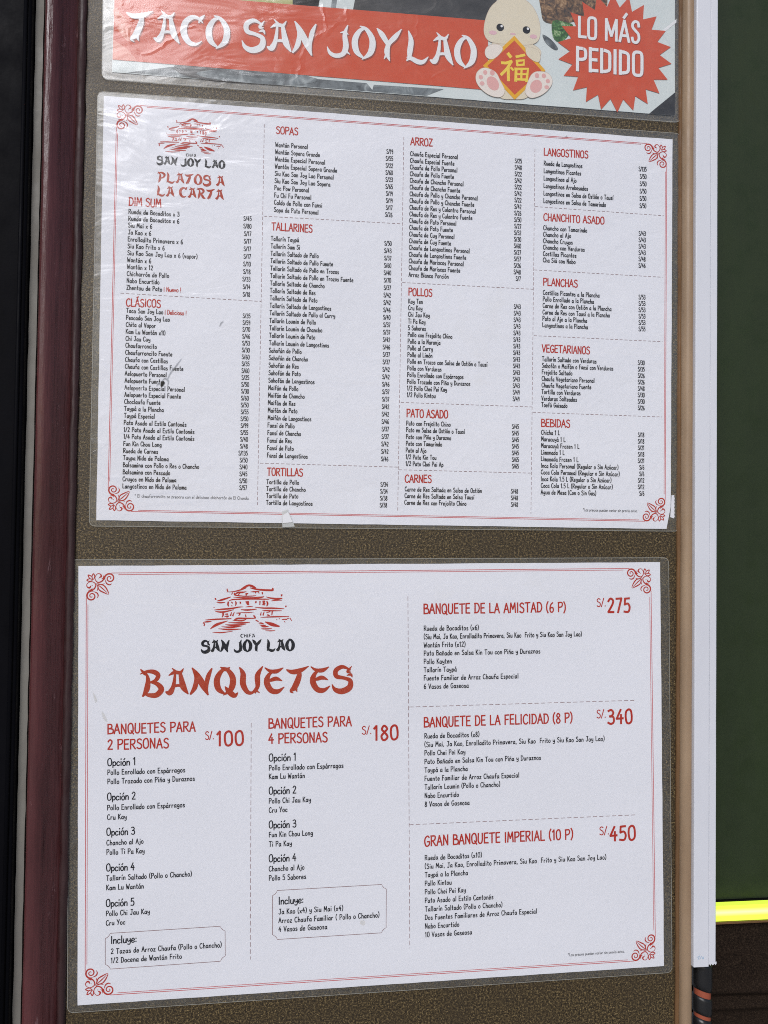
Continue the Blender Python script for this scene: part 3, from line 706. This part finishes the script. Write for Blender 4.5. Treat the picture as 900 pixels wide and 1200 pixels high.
block(s1, ('PATO ASADO', 476.8, 488.4, 48.1, 9.2), (['Pato con Frejolito Chino', 'Pato en Salsa de Osti\u00f3n o Taus\u00ed', 'Pato con Pi\u00f1a y Durazno', 'Pato con Tamarindo', 'Pato al Ajo', '1/2 Pato Kin Tou', '1/2 Pato Chei Pei Ap'], 476.4, 498.1, 475.6, 545.7, 1, 68.4), (sp('45 45 45 45 45 65 65'), 608.1, 502.4, 608, 548.8))
block(s1, ('CARNES', 474.7, 565, 31, 8.8), (['Carne de Res Saltada en Salsa de Osti\u00f3n', 'Carne de Res Saltada en Salsa Taus\u00ed', 'Carne de Res con Frejolito Chino'], 474.7, 575.6, 474.2, 591.1, 0, 90), (['48'] * 3, 607.1, 578.3, 607.1, 593.8))
block(s1, ('LANGOSTINOS', 637.7, 181.5, 51.7, 8.4), (['Rueda de Langostinos', 'Langostinos Picantes', 'Langostinos al Ajo', 'Langostinos Arrebosados', 'Langostinos en Salsa de Osti\u00f3n o Taus\u00ed', 'Langostinos en Salsa de Tamarindo'], 637.7, 193.3, 637.3, 237.3, 4, 81.5), (sp('135 50 50 50 50 50'), 757.9, 200.7, 757.5, 243.6))
block(s1, ('CHANCHITO ASADO', 637.3, 258.1, 71, 8.4), (['Chancho con Tamarindo', 'Chancho al Ajo', 'Chancho Cruyos', 'Chancho con Verduras', 'Costillas Picantes', 'Cha Si\u00fa con Nabo'], 637.1, 269, 636.7, 306.9, 0, 51), (sp('43 43 43 43 48 46'), 756.9, 276.1, 756.7, 313.6))
block(s1, ('PLANCHAS', 637, 334.4, 40, 8.6), (['Costillas Picantes a la Plancha', 'Pollo Enrollado a la Plancha', 'Carne de Res con Osti\u00f3n a la Plancha', 'Carne de Res con Taus\u00ed a la Plancha', 'Pato al Ajo a la Plancha', 'Langostinos a la Plancha'], 636.7, 345, 636, 383, 2, 80.2), (sp('53 53 53 53 53 55'), 756.5, 350.7, 756.5, 388))
block(s1, ('VEGETARIANOS', 635.6, 412.4, 55.8, 8.6), (['Tallar\u00edn Saltado con Verduras', 'Sahof\u00e1n o Maif\u00e1n o Fans\u00ed con Verduras', 'Frejolito Saltado', 'Chaufa Vegetariano Personal', 'Chaufa Vegetariano Fuente', 'Tortilla con Verduras', 'Verduras Salteadas', 'Toef\u00fa Guisado'], 635.6, 422.9, 634.8, 476.7, 0, 63.5), (sp('30 35 26 26 48 30 30 26'), 755.6, 427.6, 755.6, 480.5))
block(s1, ('BEBIDAS', 634.6, 499.6, 33.5, 8.8), (['Chicha 1 L', 'Maracuy\u00e1 1 L', 'Maracuy\u00e1 Frozen 1 L', 'Limonada 1 L', 'Limonada Frozen 1 L', 'Inca Kola Personal (Regular o Sin Az\u00facar)', 'Coca Cola Personal (Regular o Sin Az\u00facar)', 'Inca Kola 1.5 L (Regular o Sin Az\u00facar)', 'Coca Cola 1.5 L (Regular o Sin Az\u00facar)', 'Agua de Mesa (Con o Sin Gas)'], 634.6, 509, 634.2, 579, 6, 91.9), (sp('18 18 21 18 21 6 6 12 12 6'), 755.2, 512, 755.2, 580.7))
ik = Ink(); s1.write(ik, '* El chaufarroncito se prepara con el delicioso chicharr\u00f3n de El Chanda.', 157.7, 582.8, 3.6, 134.5, pen=.11)
ik.build('footnote', M_grey, s1, .90, s1.paper)
ik = Ink(); s1.write(ik, '*Los precios pueden variar sin previo aviso.', 683.5, 599.0, 3.4, 64, pen=.12); ik.build('footnote', M_grey, s1, .90, s1.paper)
for (a, b) in (((309.8, 145.2), (301.7, 591.8)), ((473.4, 160), (466.2, 598.7)), ((627.2, 174), (622.5, 601.9)),
               ((141, 343.3), (306.4, 353)), ((309, 253), (471.6, 262)), ((304.7, 542.7), (467.2, 547.3)), ((471.6, 330.8), (625, 338.7)), ((469.8, 471.4), (623.3, 476.7)), ((467.4, 550.4), (622, 554.3)),
               ((627.3, 241.7), (778.3, 252.5)), ((626.3, 316), (776.7, 324.6)), ((625.8, 393.1), (776.7, 400.2)), ((624.6, 483.1), (776.3, 488.5))):
    ik = Ink(); ik.dashed(s1.loc(*a), s1.loc(*b), .30, 2.4, 1.3); ik.build('dashed_rule', M_dash, s1, .87, s1.paper)

# ---------------- lower menu
s2 = Sheet('menu_sheet', (91.7, 663.3), (774, 658.8), 'lower laminated menu headed BANQUETES with big red prices', 'menu', 'laminated menus on the board')
s2.paper = paper(s2, [(91.7, 663.3), (774, 658.8), (778.6, 1132.4), (90.7, 1178.8)], M_paper2)
film(s2, [(81.5, 656), (783.5, 653.5), (787.5, 1139.5), (79, 1187)], M_film2)
border(s2, (100.4, 671.2), (763.6, 665.4), (769.2, 1125.5), (98.9, 1169.0), 37.5, 2.6)
ik = Ink(); logo(s2, ik, 290, 714, 1.0); ik.build('temple_logo', M_red, s2, .90, s2.paper)
ik = Ink(); s2.write(ik, 'CHIFA', 281.8, 747.2, 4.2, 17, font=BRUSH, pen=1.5); s2.write(ik, 'SAN JOY LAO', 235.8, 764.4, 13.3, 109, font=BRUSH, pen=1.75); ik.build('restaurant_name', M_black, s2, .90, s2.paper)
ik = Ink(); s2.write(ik, 'BANQUETES', 165, 815.6, 29.5, 248, font=BRUSH, pen=1.42, smooth=6, jit=0); ik.build('menu_title', M_brick, s2, .90, s2.paper)
def heading(rows):
    ik = Ink()
    for (t_, x, y, w, cap) in rows: s2.write(ik, t_, x, y, cap * .95, w, pen=.145, jit=.03, track=11, smooth=5)
    ik.build('section_heading', M_red, s2, .90, s2.paper)
def price(t_, sx_, sy_, sw, x, y, w, cap):
    ik = Ink(); s2.write(ik, 'S/.', sx_, sy_, 9.4, sw, pen=.12, smooth=5); s2.write(ik, t_, x, y, cap, w, pen=.15, smooth=6, jit=0, track=14)
    ik.build('big_price', M_red, s2, .90, s2.paper)
heading([('BANQUETES PARA', 125.9, 860.3, 102.7, 12), ('2 PERSONAS', 125.9, 878.7, 71.5, 12)])
price('100', 240.5, 866.8, 10, 254, 874.2, 31, 16.6)
heading([('BANQUETES PARA', 314.8, 853.8, 97, 12), ('4 PERSONAS', 314.8, 871.6, 68.8, 12)])
price('180', 424.3, 860.6, 11, 438, 867.5, 28.5, 16.6)
heading([('BANQUETE DE LA AMISTAD (6 P)', 496.7, 719.4, 166.4, 12)]); price('275', 699.7, 710.8, 10.5, 712.5, 717.9, 26, 16.4)
heading([('BANQUETE DE LA FELICIDAD (8 P)', 497, 852.2, 174, 12)]); price('340', 699.7, 841.5, 10.5, 712.5, 848.6, 28.6, 16.4)
heading([('GRAN BANQUETE IMPERIAL (10 P)', 497.7, 991.8, 174, 12.4)]); price('450', 702.9, 978.6, 11, 715.3, 985.8, 29.5, 16.6)
def menu_lines(rows, cap, ref=None):
    ik = Ink()
    for (t_, x, y, w) in rows: s2.write(ik, t_, x, y, cap, w, pen=.16, smooth=4, track=TR, jit=.03)
    ik.build('dish_list', M_black, s2, .90, s2.paper)
def W(t_, k): return (sum(HAND[c][0] + TR for c in t_) - TR) * k
K1, K2, K3 = 90.7 / W('Pollo Enrollado con Esp\u00e1rragos', 1), 87 / W('Pollo Enrollado con Esp\u00e1rragos', 1), 136.2 / W('Pato Ba\u00f1ado en Salsa Kin Tou con Pi\u00f1a y Duraznos', 1)
def opt(n, x, y, w, lines, k):
    ik = Ink(); s2.write(ik, 'Opci\u00f3n %d' % n, x, y, 8.6, w, pen=.145, smooth=4); ik.build('option_heading', M_black, s2, .90, s2.paper)
    menu_lines([(t_, x, yy, W(t_, k)) for t_, yy in lines], 6.0)
PE, PT = 'Pollo Enrollado con Esp\u00e1rragos', 'Pollo Trozado con Pi\u00f1a y Duraznos'
opt(1, 125.9, 897.7, 32.8, [(PE, 908.3), (PT, 919)], K1)
opt(2, 125.6, 938.2, 32.8, [(PE, 949.7), ('Cru Kay', 960.9)], K1)
opt(3, 124.8, 979.5, 32.8, [('Chancho al Ajo', 990.7), ('Pollo Ti Pa Kay', 1001.9)], K1)
opt(4, 124.5, 1021.4, 32.8, [('Tallar\u00edn Saltado (Pollo o Chancho)', 1032.3), ('Kam Lu Want\u00e1n', 1043.5)], K1)
opt(5, 124.2, 1063, 32.8, [('Pollo Chi Jau Kay', 1073.9), ('Cru Yoc', 1084.9)], K1)
opt(1, 315.3, 892.3, 31.6, [(PE, 903), ('Kam Lu Want\u00e1n', 913.2)], K2)
opt(2, 315.3, 931.1, 31.6, [('Pollo Chi Jau Kay', 941.8), ('Cru Yoc', 952.5)], K2)
opt(3, 315.3, 971, 31.6, [('Fun Kin Chou Long', 981.4), ('Ti Pa Kay', 992.4)], K2)
opt(4, 315.3, 1010.6, 31.6, [('Chancho al Ajo', 1021.3), ('Pollo 5 Sabores', 1032.3)], K2)
def incl(box, x, y, w, lines, k):
    P = [s2.loc(*p) for p in box]; nt_ = 3.4; ik = Ink(); out = []
    for i in range(4):
        p = Vector(P[i]); a = (Vector(P[i - 1]) - p).normalized() * nt_; b = (Vector(P[(i + 1) % 4]) - p).normalized() * nt_
        out += [tuple(p + a), tuple(p + a * .75 + b * .45), tuple(p + a * .45 + b * .75), tuple(p + b)] if True else []
    ik.ribbon(out + [out[0]], .34, False); ik.build('notched_box', M_dash, s2, .88, s2.paper)
    ik = Ink(); s2.write(ik, 'Incluye:', x, y, 8.6, w, pen=.15, smooth=4); ik.build('option_heading', M_black, s2, .90, s2.paper)
    menu_lines([(t_, x, yy, W(t_, k)) for t_, yy in lines], 6.0)
incl([(123.2, 1094.5), (263.7, 1085.5), (264, 1126.5), (123.2, 1136.5)], 129.9, 1106.2, 30, [('2 Tazas de Arroz Chaufa (Pollo o Chancho)', 1118.2), ('1/2 Docena de Want\u00e1n Frito', 1128.9)], 129.6 / W('2 Tazas de Arroz Chaufa (Pollo o Chancho)', 1))
incl([(319.4, 1044.2), (452.9, 1036.5), (452.6, 1093.2), (319.4, 1101.7)], 326.6, 1060.1, 28.9, [('Ja Kao (x4) y Siu Mai (x4)', 1071.6), ('Arroz Chaufa Familiar ( Pollo o Chancho)', 1082.1), ('4 Vasos de Gaseosa', 1092.3)], 118 / W('Arroz Chaufa Familiar ( Pollo o Chancho)', 1))
SIU = '(Siu Mai, Ja Kao, Enrolladito Primavera, Siu Kao  Frito y Siu Kao San Joy Lao)'; PB = 'Pato Ba\u00f1ado en Salsa Kin Tou con Pi\u00f1a y Duraznos'
def menu(rows, x0, y0, x1, y1, siu):
    n = len(rows); menu_lines([(t_, x0 + (x1 - x0) * i / (n - 1), y0 + (y1 - y0) * i / (n - 1), siu if t_ == SIU else W(t_, K3)) for i, t_ in enumerate(rows)], 5.7)
menu(['Rueda de Bocaditos (x6)', SIU, 'Want\u00e1n Frito (x12)', PB, 'Pollo Kayten', 'Tallar\u00edn Tayp\u00e1', 'Fuente Familiar de Arroz Chaufa Especial', '6 Vasos de Gaseosa'], 497, 739.2, 497, 807.2, 185)
menu(['Rueda de Bocaditos (x8)', SIU, 'Pollo Chei Pei Kay', PB, 'Tayp\u00e1 a la Plancha', 'Fuente Familiar de Arroz Chaufa Especial', 'Tallar\u00edn Loumin (Pollo o Chancho)', 'Nabo Encurtido', '8 Vasos de Gaseosa'], 497.7, 865.4, 498, 945.4, 211)
menu(['Rueda de Bocaditos (x10)', SIU, 'Tayp\u00e1 a la Plancha', 'Pollo Kintou', 'Pollo Chei Pei Kay', 'Pato Asado al Estilo Canton\u00e9s', 'Tallar\u00edn Saltado (Pollo o Chancho)', 'Dos Fuentes Familiares de Arroz Chaufa Especial', 'Nabo Encurtido', '10 Vasos de Gaseosa'], 498.1, 1008.2, 498.4, 1098.5, 212.6)
ik = Ink(); s2.write(ik, '*Los precios pueden variar sin previo aviso.', 666.3, 1121, 3.4, 66, pen=.12); ik.build('footnote', M_grey, s2, .90, s2.paper)
for a, b in (((294.4, 847.3), (293.3, 1124.7)), ((478.2, 698.9), (480.4, 1111.7)), ((479.6, 828.7), (744.5, 820.8)), ((479.6, 966.8), (745.6, 955.1))):
    ik = Ink(); ik.dashed(s2.loc(*a), s2.loc(*b), .32, 3.2, 1.7); ik.build('dashed_rule', M_dash, s2, .87, s2.paper)

# ---------------- poster at the top
s0 = Sheet('food_poster', (131, 84), (791.5, 135), 'glossy taco poster with a wide red banner and a cartoon rabbit at the top', 'poster', None)
s0.a = math.atan2((at(791.5, 135) - at(131, 84)).z, (at(791.5, 135) - at(131, 84)).x)
M_dish = ink_mat('printed_plate', (.65, .70, .70), .35, (.80, .82, .82))
def photo_mat(name, stops, scale, dist=.5):
    m = node_mat(name, (.5, .5, .5), .5, .35); lk(m, ramp(m, noise(m, coords(m), scale, 5, .6, dist), stops), bs(m).inputs['Base Color']); return m
M_crumb = photo_mat('printed_fried_crumbs', [(.35, (.015, .009, .006)), (.5, (.12, .06, .025)), (.62, (.30, .17, .08)), (.75, (.5, .34, .2))], 240, 1.0)
M_leaf = photo_mat('printed_garnish', [(.35, (.008, .04, .008)), (.55, (.05, .18, .03)), (.72, (.5, .6, .35))], 260, 1)
M_dark = photo_mat('printed_dark_table', [(.35, (.006, .006, .008)), (.6, (.03, .028, .03)), (.8, (.09, .085, .08))], 60)
M_lime = photo_mat('printed_lime', [(.3, (.28, .26, .07)), (.7, (.46, .45, .15))], 40)
M_shade = photo_mat('printed_grey_glass', [(.35, (.04, .05, .06)), (.55, (.16, .185, .20)), (.75, (.42, .46, .47))], 60, 1.5)
s0.paper = paper(s0, [(134.5, -70), (791.5, -20), (791.3, 135), (131, 84)], M_dish)
film(s0, [(121.5, -76), (799.5, -24), (797.0, 143.6), (119.5, 92.3)], M_film0, 1.85); s0.layers = 5
def P0(*pts): return [s0.loc(*p) for p in pts]
def area(name, pts, mat, h, smooth=0):
    ik = Ink(); q = P0(*pts)
    if smooth: q = catmull(q + [q[0]], smooth, True)[:-1]
    ik.poly(q); return ik.build(name, mat, s0, h, s0.paper)
area('printed_plate_rim', [(150, 84.5), (200, 78), (320, 88), (430, 97), (438, 107.0), (210, 89.5)], M_shade, .83)
area('printed_plate_rim', [(205, 76), (285, 84), (300, 96.5), (225, 90.5)], M_dark, .845, 3)
area('printed_plate', [(232, 84), (300, 80), (372, 92), (340, 99.5), (255, 93)], M_shade, .86, 4)
area('printed_table', [(438, 99), (520, 104), (500, 111.7), (436, 106.9)], M_shade, .84)
area('printed_table', [(343, -54), (585, -36), (580, 30), (343, 12)], M_dark, .84)
area('printed_lime', [(240, -61), (392, -50), (388, 12), (240, 4)], M_lime, .84)
area('printed_napkin', [(384, -50), (425, -47), (412, 20), (372, 14)], M_dish, .86, 0)
area('printed_napkin', [(392, -20), (398, -20), (392, 20), (386, 20)], M_shade, .87, 0)
area('printed_fried_food', [(632, -20), (655, -26), (700, -22), (712, 5), (690, 18), (668, 26), (640, 26), (634, 10)], M_crumb, .86, 4)
area('printed_table', [(761, 132.8), (791.3, 108), (791.2, 135.0)], M_dark, .84)
area('printed_garnish', [(648, 24), (664, 26), (672, 30), (664, 44), (655, 49), (648, 42)], M_leaf, .87, 3)
area('printed_garnish', [(636, 40), (646, 46), (654, 56), (650, 58), (640, 50)], M_shade, .87, 3)
area('printed_plate_line', [(748, 62), (793, 26), (793, 22), (745, 60)], M_letter, .84)
# banner
ban = area('red_banner', [(134.5, -12), (572, 23.8), (572, 106), (560, 104.2), (131.8, 69.5)], M_band, .88)
M_bandlight = photo_mat('banner_pale_pattern', [(.35, (.62, .12, .06)), (.6, (.70, .26, .18)), (.8, (.75, .4, .32))], 120, 1.2)
area('banner_pattern', [(134, 8), (150, 26), (160, 44), (150, 48), (136, 30)], M_bandlight, .885, 4)
area('banner_pattern', [(132.6, 46), (150, 58), (162, 71.6), (132, 69.2)], M_bandlight, .885, 0)
for dx, dy, mt, h_ in ((1.3, 1.3, M_dropshade, .90), (0, 0, M_letter, .92)):
    for w_, x, y, wid in (('TACO', 148, 46.5, 121), ('SAN', 284, 57.0, 86), ('JOY', 386, 64.5, 83), ('LAO', 475, 72.5, 83)):
        ik = Ink(); s0.write(ik, w_, x + dx, y + dy, 35, wid, font=BRUSH, pen=1.2, smooth=6, jit=0, track=7)
        # follow the banner's own tilt
        ik.build('banner_lettering' if mt is M_letter else 'lettering_shade', mt, s0, h_, s0.paper)
# starburst
cxp, cyp = s0.loc(721, 62); kx, ky = s0.k(720, 62); ik = Ink(); pts = []
NS = 22
for i in range(NS * 2):
    a = math.pi * i / NS + .10; r = (67 if i % 2 == 0 else 52.5) * kx; pts.append((cxp + r * math.cos(a), cyp + r * math.sin(a) * 1.0))
ik.poly([(cxp, cyp)]) if False else None
b0 = len(ik.v); ik.v += [(cxp, cyp, 0)] + [(a, b, 0) for a, b in pts]; ik.f += [(b0, b0 + 1 + i, b0 + 1 + (i + 1) % (2 * NS)) for i in range(2 * NS)]
ik.build('starburst', M_band, s0, .89, s0.paper)
ik = Ink()
for dx, dy, mt, h_ in ((.7, .7, M_dropshade, .905), (0, 0, M_letter, .92)):
    ik = Ink(); s0.write(ik, 'LO M\u00c1S', 677.5 + dx, 43.8 + dy, 24.5, 72.5, font=SANS, pen=.135, smooth=6, jit=0, track=9)
    s0.write(ik, 'PEDIDO', 675 + dx, 82.2 + dy, 27.5, 79, font=SANS, pen=.135, smooth=6, jit=0, track=9)
    ik.build('starburst_lettering' if mt is M_letter else 'lettering_shade', mt, s0, h_, s0.paper)
# rabbit (flat print): coordinates read at 8.18 x
def bz(*pts): return [(550 + x / 8.18, y / 8.18) for x, y in pts]
def rb(name, pts, mat, h, sm=4, line=True):
    q = P0(*bz(*pts)); q = catmull(q + [q[0]], sm, True)
    ik = Ink(); ik.poly(q[:-1]); o = ik.build(name, mat, s0, h, s0.paper)
    if line: ik = Ink(); ik.ribbon(q, .22, False); ik.build('outline', M_outline, s0, h + .003, s0.paper)
    return o
def ell(x, y, rx, ry, mat, h, name, a=0.0):
    ik = Ink(); q = s0.loc(550 + x / 8.18, y / 8.18); ik.disc(q[0], q[1], rx / 8.18 * kx, ry / 8.18 * ky, 26, a); return ik.build(name, mat, s0, h, s0.paper)
rb('rabbit_body', [(230, 400), (300, 380), (440, 380), (600, 420), (690, 500), (640, 620), (660, 800), (560, 930), (430, 950), (280, 920), (230, 700), (200, 500)], M_rabbit, .90)
rb('rabbit_ear', [(260, -40), (245, -140), (280, -260), (340, -230), (370, -120), (370, -50)], M_rabbit, .90)
rb('rabbit_ear', [(450, -50), (480, -130), (540, -230), (600, -200), (590, -120), (530, -30)], M_rabbit, .90)
rb('rabbit_head', [(250, 20), (330, -30), (430, -40), (540, 0), (620, 80), (670, 200), (680, 320), (650, 400), (560, 430), (420, 425), (270, 415), (180, 385), (140, 310), (150, 200), (190, 90)], M_rabbit, .91)
def diamond(c, mat, h, name):
    ik = Ink(); ik.poly(P0(*bz(*c))); ik.build(name, mat, s0, h, s0.paper)
diamond([(432, 342), (730, 675), (435, 955), (130, 630)], M_gold, .935, 'sign_border')
diamond([(432, 388), (690, 675), (435, 908), (172, 632)], M_band, .945, 'sign_face')
rb('rabbit_arm', [(215, 425), (290, 430), (320, 470), (280, 530), (220, 568), (165, 550), (148, 500), (165, 455)], M_paw, .955)
rb('rabbit_arm', [(550, 450), (640, 470), (680, 520), (670, 590), (620, 585), (560, 540), (540, 490)], M_rabbit, .955)
rb('rabbit_foot', [(100, 665), (160, 650), (250, 690), (300, 780), (340, 870), (300, 930), (200, 915), (110, 850), (65, 780), (65, 710)], M_paw, .955)
rb('rabbit_foot', [(600, 710), (650, 685), (740, 695), (790, 750), (785, 820), (710, 900), (600, 940), (540, 900), (540, 840), (570, 760)], M_paw, .955)
for (x, y, rx, ry, a) in ((225, 800, 52, 70, -.6), (220, 698, 22, 26, 0), (152, 695, 19, 22, 0), (110, 740, 20, 21, 0), (122, 800, 22, 20, 0), (640, 828, 52, 66, .6), (648, 725, 20, 24, 0), (714, 727, 20, 22, 0), (752, 778, 20, 20, 0), (742, 836, 22, 18, 0)):
    ell(x, y, rx, ry, M_pad, .965, 'paw_pad', a)
for (x, y) in ((296, 262), (548, 287)):
    ell(x, y, 35, 35, M_black, .93, 'rabbit_eye'); ell(x + 14, y - 12, 11, 12, M_letter, .94, 'eye_glint')
ell(226, 312, 36, 20, M_blush, .925, 'cheek_blush'); ell(615, 350, 34, 20, M_blush, .925, 'cheek_blush')
ell(418, 325, 26, 10, M_blush, .925, 'rabbit_nose')
ik = Ink()
for st, w in (([(372, 515), (395, 545)], 30), ([(312, 602), (350, 605), (405, 588)], 26), ([(400, 595), (360, 660), (306, 715)], 26), ([(372, 650), (375, 770)], 28), ([(400, 650), (420, 672)], 20),
              ([(450, 545), (528, 528)], 24), ([(455, 580), (460, 626)], 22), ([(455, 584), (525, 578), (520, 622)], 22), ([(462, 626), (520, 620)], 20),
              ([(448, 660), (444, 775)], 26), ([(440, 662), (562, 660), (548, 780)], 26), ([(500, 665), (497, 760)], 20), ([(450, 712), (548, 712)], 18), ([(446, 760), (545, 765)], 22)):
    kk = kx / 8.18; ik.ribbon([(*p, w * kk) for p in P0(*bz(*st))], 1)
ik.build('lucky_character', M_yellow, s0, .955, s0.paper)

# ------------------------------------------------------------------ small things on the sheets
# puncture in the upper menu: torn rim, dark hole, crease running up to the right
ik = Ink()
M_hole = node_mat('puncture_dark', (.02, .018, .014), .8)
q = [(188.2, 451), (189.5, 448), (191.2, 446.5), (193, 447.8), (192.2, 450), (190.6, 452.2), (188.6, 453.2)]
ik.poly(catmull([s1.loc(*p) for p in q] + [s1.loc(*q[0])], 3, True)[:-1]); ik.build('puncture_hole', M_hole, s1, 1.56)
def ridge(sheet, pts, w, hgt, mat, name, h=1.5):
    "a raised crease: triangular section following pts"
    P = catmull([sheet.loc(*p) for p in pts], 8); vs = []; fs = []; n = len(P)
    for i, p in enumerate(P):
        a = P[max(i - 1, 0)]; b = P[min(i + 1, n - 1)]; dx, dy = b[0] - a[0], b[1] - a[1]; l = math.hypot(dx, dy) or 1; dx /= l; dy /= l
        t = i / (n - 1); ww = w * math.sin(math.pi * min(max(t, .03), .97)) ** .6 / 2; hh = hgt * math.sin(math.pi * t)
        for s_, z in ((-1, 0), (0, hh), (1, 0)): vs.append(((p[0] - dy * ww * s_) / 1000, -(h + z) / 1000, -(p[1] + dx * ww * s_) / 1000))
    for i in range(n - 1):
        k = 3 * i; fs += [(k, k + 1, k + 4, k + 3), (k + 1, k + 2, k + 5, k + 4)]
    return mesh_obj(name, vs, fs, mat, sheet.root)
M_crease = node_mat('creased_laminate', (.62, .63, .66), .18, .8); bs(M_crease).inputs['Alpha'].default_value = .6
ridge(s1, [(195, 446), (200, 436), (207, 427), (213, 419)], 1.3, .4, M_crease, 'crease')
ridge(s1, [(189, 447), (193, 443), (197, 446), (196, 452)], 1.4, .6, M_crease, 'crease')
ridge(s1, [(257, 382), (259, 378), (262, 376)], 1.2, .5, M_crease, 'crease')
ridge(s1, [(662, 160), (664, 159), (665, 161)], .8, .4, M_crease, 'crease')
ridge(s1, [(183, 452), (186, 449), (188, 451)], 1.2, .6, M_crease, 'crease')

# clear tape tab at the bottom of the upper menu
tb_ = empty('tape_tab', at(338, 612), 'small clear tape tab with painted white glare on the lower edge of the upper menu', 'tape')
M_tapeclear = node_mat('clear_tape', (.75, .77, .76), .15, .8); bs(M_tapeclear).inputs['Alpha'].default_value = .5
def patch(name, pts, y, thick, mat, parent):
    o = parent.location; P = [at(px, py, y) for px, py in pts]; n = len(P)
    vs = [(p.x - o.x, y - o.y + d, p.z - o.z) for d in (0, thick) for p in P]
    fs = [tuple(range(n)), tuple(range(n, 2 * n))[::-1]] + [(i, (i + 1) % n, n + (i + 1) % n, n + i) for i in range(n)]
    return mesh_obj(name, vs, fs, mat, parent)
patch('tape_strip', [(330, 599), (337, 596.5), (345.5, 617), (331, 618)], -.0021, .0003, M_tapeclear, tb_)
patch('tape_glare', [(331, 604), (337.5, 600), (343, 612), (331.5, 613)], -.0025, .0003, M_letter, tb_)  # opaque white patch: the glare on the tape, painted in
# torn paper scrap at the right edge
sr = empty('torn_paper_scrap', at(788, 607), 'torn strip of white paper stuck at the right edge of the upper menu', 'paper scrap')
pts = [(787, 580.5), (790.3, 580)]
for k in range(12): pts.append((790.2 + (k % 2) * .5 - .2 * random.random(), 582 + k * 2.1))
pts += [(789.6, 607.5), (785.5, 606), (786.4, 594)]
patch('scrap', pts, -.00045, .0003, M_paper1, sr)

M_smudge = node_mat('yellowish_smudge', (.50, .45, .30), .7, .1); bs(M_smudge).inputs['Alpha'].default_value = .16
for pts in ([(109, 812), (112, 816), (114, 822), (111, 823)], [(119, 834), (123, 838), (126, 846), (121, 843)], [(423, 1079), (428, 1080), (427, 1085), (422, 1083)]):
    ik = Ink(); q = [s2.loc(*p) for p in pts]; ik.poly(catmull(q + [q[0]], 4, True)[:-1]); ik.build('smudge', M_smudge, s2, .89, s2.paper)
